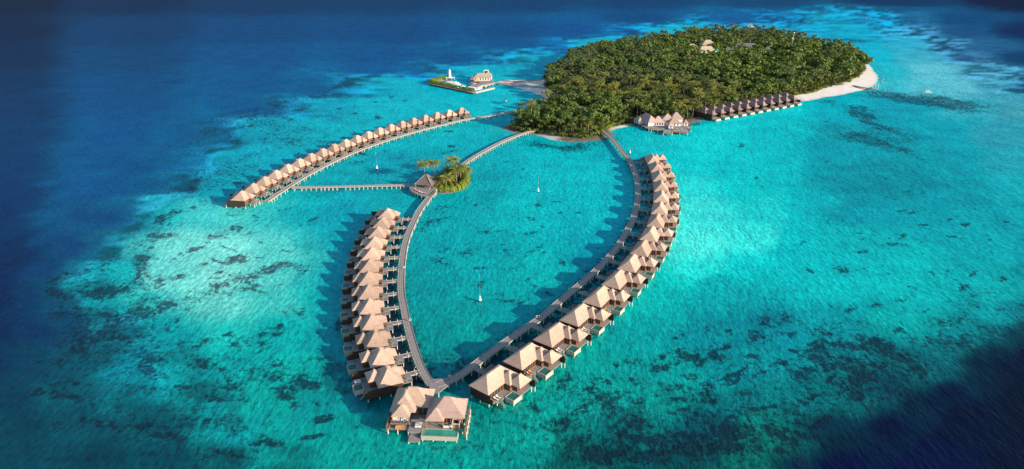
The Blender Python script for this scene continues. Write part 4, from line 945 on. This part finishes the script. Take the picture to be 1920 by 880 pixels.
def parasol_table(loc, label, group):
    t = empty('dining_table', loc); tag(t, label, 'table', group)
    m = MB(); m.lathe((0,0,0),[(.25,0),(.06,.05),(.06,.68)],8); part(m,'pedestal','steel',t); m = MB(); m.lathe((0,0,.7),[(.7,0),(.7,.05)],12); part(m,'table_top','white',t)
for k,(x,y) in enumerate([(1248,248),(1255,248.6),(1266,246.5),(1273,246.6),(1280,247.2),(1286,247.8),(1270,243.4),(1278,243.8),(1290,240.4)]):
    parasol_table(G(x,y,2.06), 'round white table on the open deck of the over-water restaurant', 'white tables on the restaurant deck')

# ------------------------------------------------------------------ palm islet with the open thatched bar
ISL = resample([G(*p) for p in [(810,349),(818,338),(828,328),(845,320),(862,319),(875,331),(876,346),(866,357),(846,363),(824,363),(813,358)]], 60, True)[0]
islet = island_mesh('islet', ISL, ISL*0+ (ISL-ISL.mean(0))*.72+ISL.mean(0), 1.0, [(G(850,362),9),(G(825,363),7),(G(870,355),7)], .25, 1.3)
bc_ = G(800,355); bar = empty('thatched_bar', (bc_.x, bc_.y, 0)); tag(bar, 'steep grey thatched open-sided bar with white posts on the rounded deck by the islet', 'bar')
ra = -.25; Rb = Matrix.Rotation(ra, 4, 'Z'); fb_ = lambda p: Rb @ Vector(p)
m = MB(); m.hip(-5.9,5.9,-5.5,5.5,4.3,pitch=.98,sag=.2); m.build('roof', M['thatch_grey'], bar, xf=fb_)
for k in range(4):
    a = k*math.pi/2+math.pi/4
    for s_ in (-.28,.28):
        b = (8.6*math.cos(a+s_)*1.05, 8.4*math.sin(a+s_), DZ); c_ = (7.4*math.cos(a), 7.2*math.sin(a), 4.9)
        m = MB(); m.cyl(b, c_, .13, .11, 6); m.build('post', M['curb'], bar, xf=fb_)
for sg in ((-1,-1),(1,-1),(1,1),(-1,1)):
    m = MB(); m.bar((sg[0]*5.8, sg[1]*5.4, 4.72),(sg[0]*.6, sg[1]*.25, 9.85),.3,.2); m.build('hip_cap', M['curb'], bar, xf=fb_)
m = MB(); m.box(-2.5,2.5,-2,2,DZ,3.4); m.build('counter', M['brown_wood'], bar, xf=fb_)
deck_on(bar, resample([G(*p, DZ) for p in [(768,350),(772,358),(783,364.5),(798,368.5),(811,366),(818,356),(823,343),(818,336),(806,334),(790,338),(775,344)]], 26, True)[0], DZ, 'deck', 'curb', dx=3.5)
rnd = random.Random(12)
for k,(x,y,fbk,lb) in enumerate([(779,357,'orange_fab','orange lounge chair at the far left of the rounded bar deck'),(783.5,359.3,'orange_fab','orange lounge chair second from the left on the rounded bar deck'),(788,361,'white_fab','white lounge chair in the middle of the rounded bar deck'),(793,362.8,'white_fab','white lounge chair right of the middle on the rounded bar deck'),(798.5,364,'orange_fab','orange lounge chair nearest the walkway on the rounded bar deck')]):
    lounger(G(x,y,DZ), 2.2+.2*k, lb, None, fbk)
for k,(x,y,lb,hs,ti) in enumerate([(797,341,'coconut palm rising just behind the grey thatched bar on the islet',.95,1),(815,338,'coconut palm right of the bar roof at the back of the islet',.95,1),(850,329,'coconut palm where the walkway from the island meets the islet',.85,1),(838,357,'coconut palm with a pale bare trunk at the front middle of the islet',.72,0),(857,350,'tallest coconut palm among those on the right of the islet',.9,1),(864,342,'coconut palm furthest right on the islet above the bright hedge',.8,1),(829,349,'short drooping coconut palm just right of the bar on the islet',.5,2),(846,346,'low coconut palm in the middle of the islet garden',.5,0),(843,336,'mid-height coconut palm at the back middle of the islet',.6,0),(868,336,'low coconut palm leaning over the right edge of the islet',.6,2)]):
    q = G(x,y); t = palm_tree(q.x, q.y, .9, random.Random(k+5), lb, 'coconut palms on the islet', hs, k%3, ti); [setattr(c_, 'scale', (1.3,)*3) for c_ in t.children if c_.name.startswith('crown')]
def hedge(name, pts, width, height, n, label, mat='leaf_bright', base=.8, leaf=.42, seed=1):
    P_, L_ = resample(pts, 60); r = random.Random(seed); V = []; F = []
    for k in range(n):
        i = r.random()*58; j = int(i); c_ = P_[j]+(P_[j+1]-P_[j])*(i-j); d_ = P_[j+1]-P_[j]; d_ = d_/np.hypot(*d_); nn = np.array([-d_[1], d_[0]])
        a = r.uniform(-.25, math.pi+.25); rr = r.uniform(.82,1.05)*(1+.18*math.sin(i*1.7)+.12*math.sin(i*4.1)); off = math.cos(a)*width/2*rr; z = base+max(-.6,math.sin(a)*height*rr)
        nr = Vector((nn[0]*math.cos(a)+r.uniform(-.5,.5), nn[1]*math.cos(a)+r.uniform(-.5,.5), math.sin(a)+r.uniform(-.2,.5))).normalized(); t1 = nr.orthogonal().normalized(); t2 = nr.cross(t1); cc = Vector((c_[0]+nn[0]*off, c_[1]+nn[1]*off, z)); s_ = leaf*r.uniform(.6,1.3)
        b = len(V); V += [tuple(cc+t1*s_), tuple(cc+t2*s_*.7), tuple(cc-t1*s_), tuple(cc-t2*s_*.7)]; F.append((b,b+1,b+2,b+3))
    o = np_mesh(name, np.array(V), np.array(F), M[mat]); tag(o, label, 'hedge'); return o
hedge('hedge', [G(*p) for p in [(868,324),(873,333),(872.5,345),(864,354),(846,358.5),(824,358.5),(816,356)]], 5.0, 3.2, 5200, 'bright yellow-green clipped hedge curving round the right and front edge of the islet', seed=3)
hedge('hedge', [G(*p) for p in [(822,337),(832,331),(846,326),(858,325)]], 4.0, 2.2, 1500, 'dark green planting along the back edge of the islet behind the palms', 'leaf', seed=4)
for k,(x,y,s_) in enumerate([(826,344,1.1),(835,340,1.2),(844,345,1.3),(852,338,1.2),(848,352,1.0),(860,336,1.1),(834,351,.9),(841,335,1.0)]):
    q = G(x,y); t = empty('garden_shrub', (q.x,q.y,.9), k); tag(t, 'leafy dark green shrub in the garden between the palms of the islet', 'shrub', 'garden shrubs of the islet')
    link('foliage', SHRUB_C[(1,3)[k%2]], t, (0,0,1.0), 0, s_); st = MB(); st.cyl((0,0,-.3),(0,0,1.2),.12,.07,5); st.build('stem', M['bark'], t)

# undergrowth closing the gaps between the trunks
def undergrowth():
    r = np.random.RandomState(8); x0, y0 = VEG.min(0); x1, y1 = VEG.max(0); V = []; 
    X = r.uniform(x0,x1,60000); Y = r.uniform(y0,y1,60000); d = polydist(VEG, X, Y)
    ok = (d > -.5) & ((d < 14) | (r.uniform(0,1,X.shape) < .25)); 
    for c_, r_ in CLEAR: ok &= np.hypot(X-c_.x, Y-c_.y) > r_*.9
    X, Y, d = X[ok], Y[ok], d[ok]; n_ = len(X); Z = 1.2+np.clip(d,.3,6)*.55*r.uniform(.3,1,n_)
    N_ = r.normal(0,1,(n_,3)); N_[:,2] = np.abs(N_[:,2])+.5; N_ /= np.linalg.norm(N_,axis=1)[:,None]
    t1 = np.cross(N_, r.normal(0,1,(n_,3))); t1 /= np.linalg.norm(t1,axis=1)[:,None]; t2 = np.cross(N_, t1); s_ = r.uniform(.5,1.2,n_)[:,None]
    C_ = np.stack([X,Y,Z],1); V = np.stack([C_+t1*s_, C_+t2*s_*.7, C_-t1*s_, C_-t2*s_*.7],1).reshape(-1,3)
    o = np_mesh('undergrowth', V, np.arange(n_*4).reshape(-1,4), M['leaf']); tag(o, 'low leafy undergrowth between the trunks of the island trees', 'undergrowth', kind='stuff')
undergrowth()

# ------------------------------------------------------------------ buildings seen between the island trees
def hut_at(name, px, py, lab, cat, lx, ly, ang, ze=3.6, roof='thatch_pink', wall='brown_wood', base=1.2, extra=(), pitch=.8):
    q = G(px, py, 0); o = empty(name, (q.x, q.y, 0)); tag(o, lab, cat)
    pav(o, q, ang, lx, ly, ze, pitch, roof, wall, zf=base, windows=2)
    for (dx, dy, a, b, z_, rf) in extra: pav(o, (q.x+dx, q.y+dy), ang, a, b, z_, pitch, rf, wall, zf=base, windows=1)
    return o
hut_at('island_house', 1086, 219, 'larger pinkish thatched house half hidden by palms at the near end of the island', 'house', 15, 9, -.5, 5.5)
hut_at('island_house', 1064, 223, 'small pinkish thatched house beside the larger one at the near end of the island', 'house', 8, 7, .3, 4.6)
hut_at('service_building', 1322, 112, 'cream-roofed building with stepped roofs in the island clearing', 'building', 26, 14, .15, 11, 'cream', 'white_wall', 1.2, ((8,26,20,14,15,'cream'),(-14,18,14,9,13,'cream')))
hut_at('service_building', 1396, 108, 'long grey-roofed building in the island clearing right of the cream roofs', 'building', 34, 12, 0, 13, 'grey_roof', 'grey_roof', 1.2, ((-24,-8,14,9,11,'grey_roof'),))
hut_at('service_building', 1436, 112, 'small blue-grey shed among the trees left of the lattice mast', 'shed', 12, 9, 0, 12, 'grey_roof', 'grey_roof')
hut_at('green_shed', 1343, 113, 'small shed with a bright green roof beside the cream-roofed building', 'shed', 10, 8, .2, 12, 'green_roof', 'white_wall', 1.2, (), .35)
q = G(1482,104); t = empty('radio_mast', (q.x,q.y,1.2)); tag(t, 'pale grey mast with white dishes rising above the island trees', 'mast')
m = MB()
for a in range(3): m.cyl((.7*math.cos(a*2.1),.7*math.sin(a*2.1),0),(.35*math.cos(a*2.1),.35*math.sin(a*2.1),28),.14,.1,6)
for k in range(14):
    z = 2*k; 
    for a in range(3): m.bar((.68*math.cos(a*2.1),.68*math.sin(a*2.1),z),(.6*math.cos(a*2.1+2.1),.6*math.sin(a*2.1+2.1),z+2),.12,.12)
part(m,'lattice','steel',t)
for z,sd in ((20,-1),(27.5,0)): m = MB(); m.cyl((sd*.6,-.5,z),(sd*.6,-.95,z),.9,.5,12); part(m,'dish','white',t)

# ------------------------------------------------------------------ harbour
def quay(name, a, b, wd, z, mat, label, capmat=None):
    a = G(*a); b = G(*b); t = empty(name, (a.x,a.y,0)); tag(t, label, 'quay'); d_ = b-a
    m = MB(); m.bar((0,0,z/2-.5),(d_.x,d_.y,z/2-.5),wd,z+1); part(m,'wall',mat,t); m = MB(); m.bar((0,0,z+.1),(d_.x,d_.y,z+.1),wd+.3,.18); part(m,'coping',capmat or 'concrete',t); return t
quay('breakwater', (806,159.5), (890,177), 4.0, 1.6, 'dark_stone', 'dark straight front wall of the little harbour, topped with a hedge')
quay('breakwater', (806.5,158), (846,150), 4.5, 1.6, 'dark_stone', 'left arm of the harbour wall leading to the white lighthouse')
quay('jetty', (889,175.5), (926,166.5), 2.6, 1.3, 'concrete', 'pale jetty closing the right side of the little harbour')
hedge('hedge', [G(*p) for p in [(807,158.6),(850,167.5),(888,175.6)]], 4.5, 3.2, 2600, 'long green hedge along the front wall of the little harbour', 'leaf_bright', 1.7, .6, 6)
hedge('hedge', [G(*p) for p in [(807,157),(825,152.5),(841,149)]], 6, 3.0, 1300, 'short olive hedge on the left harbour arm behind the lighthouse path', 'leaf_bright', 1.7, .6, 7)
q = G(843.5,150.5); t = empty('lighthouse', (q.x,q.y,1.7)); tag(t, 'white round lighthouse with a domed top at the harbour entrance', 'lighthouse')
m = MB(); m.lathe((0,0,0),[(2.2,0),(2.2,.6),(1.7,.7),(1.35,7.2)],14); part(m,'tower','white',t)
m = MB(); m.lathe((0,0,7.2),[(1.7,0),(1.7,.25),(1.0,.3),(1.0,1.5)],14); part(m,'gallery','white',t); m = MB(); m.lathe((0,0,8.7),[(1.15,0),(1.05,.5),(.6,1.0),(.15,1.25)],14); part(m,'dome','white',t)
q = G(846,152.5); t = empty('white_shelter', (q.x,q.y,1.7), .35); tag(t, 'low white shelter roof at the foot of the lighthouse', 'shelter'); m = MB(); m.box(-6,4,-1.6,1.6,2.2,2.45); part(m,'roof','white',t)
for x in (-5.6,0,3.6): m = MB(); m.box(x-.1,x+.1,-1.4,1.4,0,2.2); part(m,'wall','white_wall',t)
def boat(px, py, ang, L, label, hull='white', top='white', group=None):
    q = G(px, py); t = empty('boat', (q.x,q.y,0), ang); tag(t, label, 'boat', group); W_ = L*.28
    m = MB(); sec = [(-.5,.85,.5),(-.25,1,.5),(.1,1,.55),(.35,.7,.72),(.5,.04,.95)]
    for xs_, wf, z in sec: h_ = W_/2*wf; m.v += [(xs_*L,-h_,z*L*.16+.1),(xs_*L,-h_*.6,-.2),(xs_*L,h_*.6,-.2),(xs_*L,h_,z*L*.16+.1)]
    for i in range(4):
        j = i*4
        for e in range(3): m.f.append((j+e,j+e+1,j+5+e,j+4+e))
        m.f.append((j+3,j,j+4,j+7))
    m.f += [(0,3,2,1)]; part(m,'hull',hull,t)
    m = MB(); m.box(-.18*L,.14*L,-W_*.32,W_*.32,.1*L,.1*L+.9); part(m,'cabin','white',t); m = MB(); m.box(-.17*L,.142*L,-W_*.325,W_*.325,.1*L+.35,.1*L+.7); part(m,'window','glass',t)
    m = MB(); m.box(-.38*L,.18*L,-W_*.4,W_*.4,.1*L+1.25,.1*L+1.38); cp = part(m,'canopy',top,t)
    for x in (-.36*L,.16*L): m = MB(); m.box(x-.05,x+.05,-W_*.36,W_*.36,.1*L+.3,.1*L+1.25); part(m,'canopy_frame','steel',t)
for a in [(845,157,.25,13,'white motor boat moored closest to the lighthouse'),(848.5,158.8,.22,14,'white motor boat moored second from the lighthouse'),(852,161,.2,13,'white motor boat moored third from the lighthouse, behind the front hedge'),
    (858,165,-.1,8,'small white boat alone behind the middle of the harbour hedge'),(866.5,163.5,.5,8,'pink-white boat lying out in the harbour basin'),(881,166.5,.75,8,'white boat moored nearest the right end of the front hedge'),
    (887,167.5,.75,9,'white boat moored along the pale jetty, second from the hedge'),(892,168.5,.8,10,'large white boat moored in the middle of the pale jetty'),(898,167.8,.8,9,'white boat moored beyond the middle of the pale jetty')]: boat(*a)
boat(902.5,166,.8,10,'dark blue hulled boat moored between white boats at the pale jetty','navy'); boat(911,165,.8,8,'small dark boat near the outer end of the pale jetty','navy'); boat(906,164.5,.8,9,'white-topped boat with a dark hull beside the pale jetty','navy','white'); boat(886,160,2.4,10,'pale boat tied up beside the small pinkish huts','white')
boat(1737,173.5,2.95,9,'lone white speedboat on the pale shallows right of the sand spit'); boat(949.5,191,.6,5,'small dark dinghy on the lagoon below the sand beach','navy','navy')
q = G(905,156); hb = empty('dive_centre', (q.x,q.y,0)); tag(hb, 'cream-roofed over-water building with a raised square tower beside the harbour', 'building')
pav(hb, G(903,153.5), .1, 19, 11, 5.0, .75, 'cream', 'white_wall', 1.8, 6); pav(hb, G(914.5,150.5), .1, 10, 11, 5.2, .8, 'cream', 'white_wall', 1.8, 3); pav(hb, G(895,158.5), .1, 7, 7, 3.8, 1.1, 'thatch_pink', 'brown_wood', 1.8, 1); pav(hb, G(886.5,154.5), .1, 6, 6, 3.4, 1.0, 'thatch_pink', 'dark_wood', 1.8, 1)
m = MB(); o_ = hb.location; tq = G(912,150); m.box(tq.x-o_.x-2.6,tq.x-o_.x+2.6,tq.y-o_.y-2.5,tq.y-o_.y+2.5,6,10.6); part(m,'tower','white_wall',hb); m = MB(); m.box(tq.x-o_.x-2.0,tq.x-o_.x+2.0,tq.y-o_.y-2.56,tq.y-o_.y-2.51,8.0,10.0); part(m,'window','glass',hb)
deck_on(hb, [G(884,161,1.8),G(905,161.5,1.8),G(924,157,1.8),G(924,148,1.8),G(884,150,1.8)], 1.75, 'deck', 'curb')
walkway('pier', [(896,163),(912,158.5),(930,155.5),(960,153.5),(990,151.5),(1020,149.5)], 2.8, 'pale upper pier running from the harbour building to the white beach', spacing=4, z=1.9)
walkway('pier', [(930,155.8),(955,158),(985,160.5),(1010,163),(1036,167)], 2.4, 'lower pier branching across the white beach into the island trees', spacing=4, z=1.9)
# ------------------------------------------------------------------ buoys, markers, small things
def mast_buoy(px, py, h, label):
    q = G(px, py); t = empty('mast_buoy', (q.x,q.y,0)); t.scale = (.68,.68,.95); tag(t, label, 'buoy')
    m = MB(); m.lathe((0,0,-.6),[(.8,0),(.95,.5),(.95,1.2),(.9,1.3)],12); part(m,'base','navy',t)
    m = MB(); m.lathe((0,0,.7),[(.95,0),(.9,.6),(.45,1.5),(.38,2.2),(.1,2.5)],12); part(m,'float','white',t)
    m = MB(); m.cyl((0,0,3.1),(0,0,h),.055,.04,6); part(m,'pole','steel',t); m = MB(); m.lathe((0,0,h),[(.05,0),(.14,.1),(.14,.3),(.05,.4)],8); part(m,'lamp','white',t)
mast_buoy(900,566,13.5,'white buoy with a tall thin pole nearest the camera, inside the two arcs')
mast_buoy(1009,361,13,'white buoy with a tall thin pole, between the palm islet and right-hand arc')
mast_buoy(707,318,12.5,'white buoy with a thin pole between the far left row and the islet')
mast_buoy(992.5,203,13,'white pole buoy beside the far walkway near the island')
mast_buoy(1181,289,4,'small white buoy beside the right-hand walkway near the island')
q = G(1408,53); t = empty('floating_platform', (q.x,q.y,0)); t.scale = (.75,)*3; tag(t, 'white floating platform with an orange-roofed hut beyond the island', 'platform')
m = MB(); m.box(-7,7,-4,4,-.3,1.0); part(m,'pontoon','white',t); m = MB(); m.box(.5,6,-3,3,1,6); part(m,'hut','white_wall',t); m = MB(); m.hip(-7.5,-.5,-4,4,8.5,.6); part(m,'roof','orange_wood',t)
for x in (-6.5,-1.5):
    for y in (-3,3): m = MB(); m.box(x-.2,x+.2,y-.2,y+.2,1,8.6); part(m,'post','white',t)
for k,(x,y,lb) in enumerate([(1655,150,'red marker buoy farther out off the tip of the sand spit'),(1653,154.5,'red marker buoy nearest the tip of the sand spit'),(1623.5,36.5,'tiny red marker buoy far out on the reef top right')]):
    q = G(x,y); t = empty('marker_buoy', (q.x,q.y,0)); tag(t, lb, 'buoy'); m = MB(); m.lathe((0,0,-.2),[(.6,0),(.8,.5),(.5,1.6),(.1,2.2)],10); part(m,'float','red',t); m = MB(); m.lathe((0,0,.5),[(.83,0),(.8,.2)],10); part(m,'band','white',t)
walkway('beach_jetty', [(1600,160.5),(1612,163.2),(1625,165.3),(1637,167.2)], 2.4, 'short dark timber jetty at the end of the white sand spit', spacing=6, z=1.5, wood='dark_wood')
q = G(1638,167.4); t = empty('bathing_platform', (q.x,q.y,0)); tag(t, 'pale square bathing platform with four white posts off the sand spit', 'platform')
m = MB(); m.box(-3,3,-3,3,1.2,1.5); part(m,'deck','curb',t)
for x in (-2.7,2.7):
    for y in (-2.7,2.7): m = MB(); m.cyl((x,y,-1),(x,y,6.5),.22,.18,6); part(m,'post','white',t)
for k,(x,y) in enumerate([(1558.5,158.5),(1561,158),(1564.5,157.2),(1568,156.6),(1571.5,154.6),(1574,154.8),(1579.5,155.8),(1570,161),(1575,160.5),(1578.5,159.8),(1581.5,158.5)]):
    q = G(x,y,1.3); t = empty('beach_lounger', (q.x,q.y,1.55), .3*k); tag(t, 'dark lounger standing on the white sand spit near the palms', 'beach lounger', 'dark loungers on the sand spit')
    m = MB(); m.box(-1.1,1.1,-.5,.5,.3,.5); part(m,'seat','dark_wood',t); m = MB(); m.bar((1.0,0,.5),(1.6,0,1.3),.95,.14); part(m,'backrest','dark_wood',t)
def lifebuoy_stand(px, py, label):
    q = G(px, py, DZ); t = empty('lifebuoy_stand', (q.x,q.y,DZ)); tag(t, label, 'lifebuoy'); m = MB(); m.box(-.08,.08,-.08,.08,-.6,1.3); part(m,'post','navy',t)
    m = MB(); n_ = 14
    for i in range(n_):
        a = 2*math.pi*i/n_; b = 2*math.pi*(i+1)/n_; m.cyl((.42*math.cos(a),-.14,.9+.42*math.sin(a)),(.42*math.cos(b),-.14,.9+.42*math.sin(b)),.12,.12,6)
    part(m,'ring','white',t); m = MB(); m.box(-.56,-.3,-.28,0,.8,1.0); m.box(.3,.56,-.28,0,.8,1.0); part(m,'red_band','red',t)
lifebuoy_stand(769.5,603,'red and white lifebuoy on a post halfway along the inner left walkway')
lifebuoy_stand(757.5,504.5,'white lifebuoy on a post along the upper part of the inner left walkway')
lifebuoy_stand(1007,596.5,'lifebuoy on a post beside two people on the right-hand walkway')
lifebuoy_stand(843,709,'lifebuoy on the rail just right of the walkway landing')
def person(px, py, rz, label, stride=.28, lean=0.0):
    """one skinned body with clothing shells"""
    q = G(px, py, DZ); t = empty('person', (q.x,q.y,DZ), rz); tag(t, label, 'person')
    def skin(name, V, E_, Rr, mat, sub=1):
        me = bpy.data.meshes.new(name); me.from_pydata(V, E_, []); o = bpy.data.objects.new(name, me); COL.objects.link(o); o.parent = t
        md = o.modifiers.new('skin','SKIN'); md.use_smooth_shade = True
        for i, r_ in enumerate(Rr): me.skin_vertices[0].data[i].radius = (r_, r_)
        me.skin_vertices[0].data[0].use_root = True
        sb = o.modifiers.new('sub','SUBSURF'); sb.levels = sub; sb.render_levels = sub; me.materials.append(M[mat]); return o
    V = [(0,0,.95),(0,0,1.18),(0.01,0,1.40),(0.02,0,1.50),(.03,0,1.60),(.04,0,1.72),
         (0,.17,1.40),(-.05,.24,1.14),(.10,.25,.92),(.15,.25,.84),(0,-.17,1.40),(.08,-.24,1.14),(-.05,-.25,.90),(-.08,-.25,.82),
         (.02,.09,.88),(stride*.6,.10,.50),(stride*.5,.10,.08),(stride*.5+.17,.10,.04),(.0,-.09,.88),(-stride*.2,-.10,.50),(-stride,-.10,.10),(-stride+.16,-.10,.04)]
    E_ = [(0,1),(1,2),(2,3),(3,4),(4,5),(2,6),(6,7),(7,8),(8,9),(2,10),(10,11),(11,12),(12,13),(0,14),(14,15),(15,16),(16,17),(0,18),(18,19),(19,20),(20,21)]
    Rr = [.13,.12,.14,.055,.095,.085,.06,.045,.036,.04,.06,.045,.036,.04,.09,.062,.045,.04,.09,.062,.045,.04]
    for v in V: pass
    skin('body', V, E_, Rr, 'skin')
    skin('shirt', [V[i] for i in (0,1,2,6,7,10,11)], [(0,1),(1,2),(2,3),(3,4),(2,5),(5,6)], [.15,.145,.165,.085,.065,.085,.065], 'white')
    skin('trousers', [V[0],V[14],V[15],V[16],V[18],V[19],V[20]], [(0,1),(1,2),(2,3),(0,4),(4,5),(5,6)], [.145,.11,.085,.065,.11,.085,.065], 'navy')
    m = MB(); m.lathe((.03,0,1.66),[(.10,0),(.115,.06),(.09,.13),(.03,.155)],10); part(m,'hair','navy',t)
    m = MB(); m.box(.10,.135,-.015,.015,1.63,1.67); m.box(.10,.125,.03,.05,1.68,1.70); m.box(.10,.125,-.05,-.03,1.68,1.70); part(m,'face','skin',t)
person(1010.8,597.5,.85,'person in a white top walking ahead on the right-hand walkway, beside the lifebuoy post')
person(1017,594,.85,'person in a white top walking behind another on the right-hand walkway')
print('SCENE BUILT', len(bpy.data.objects))
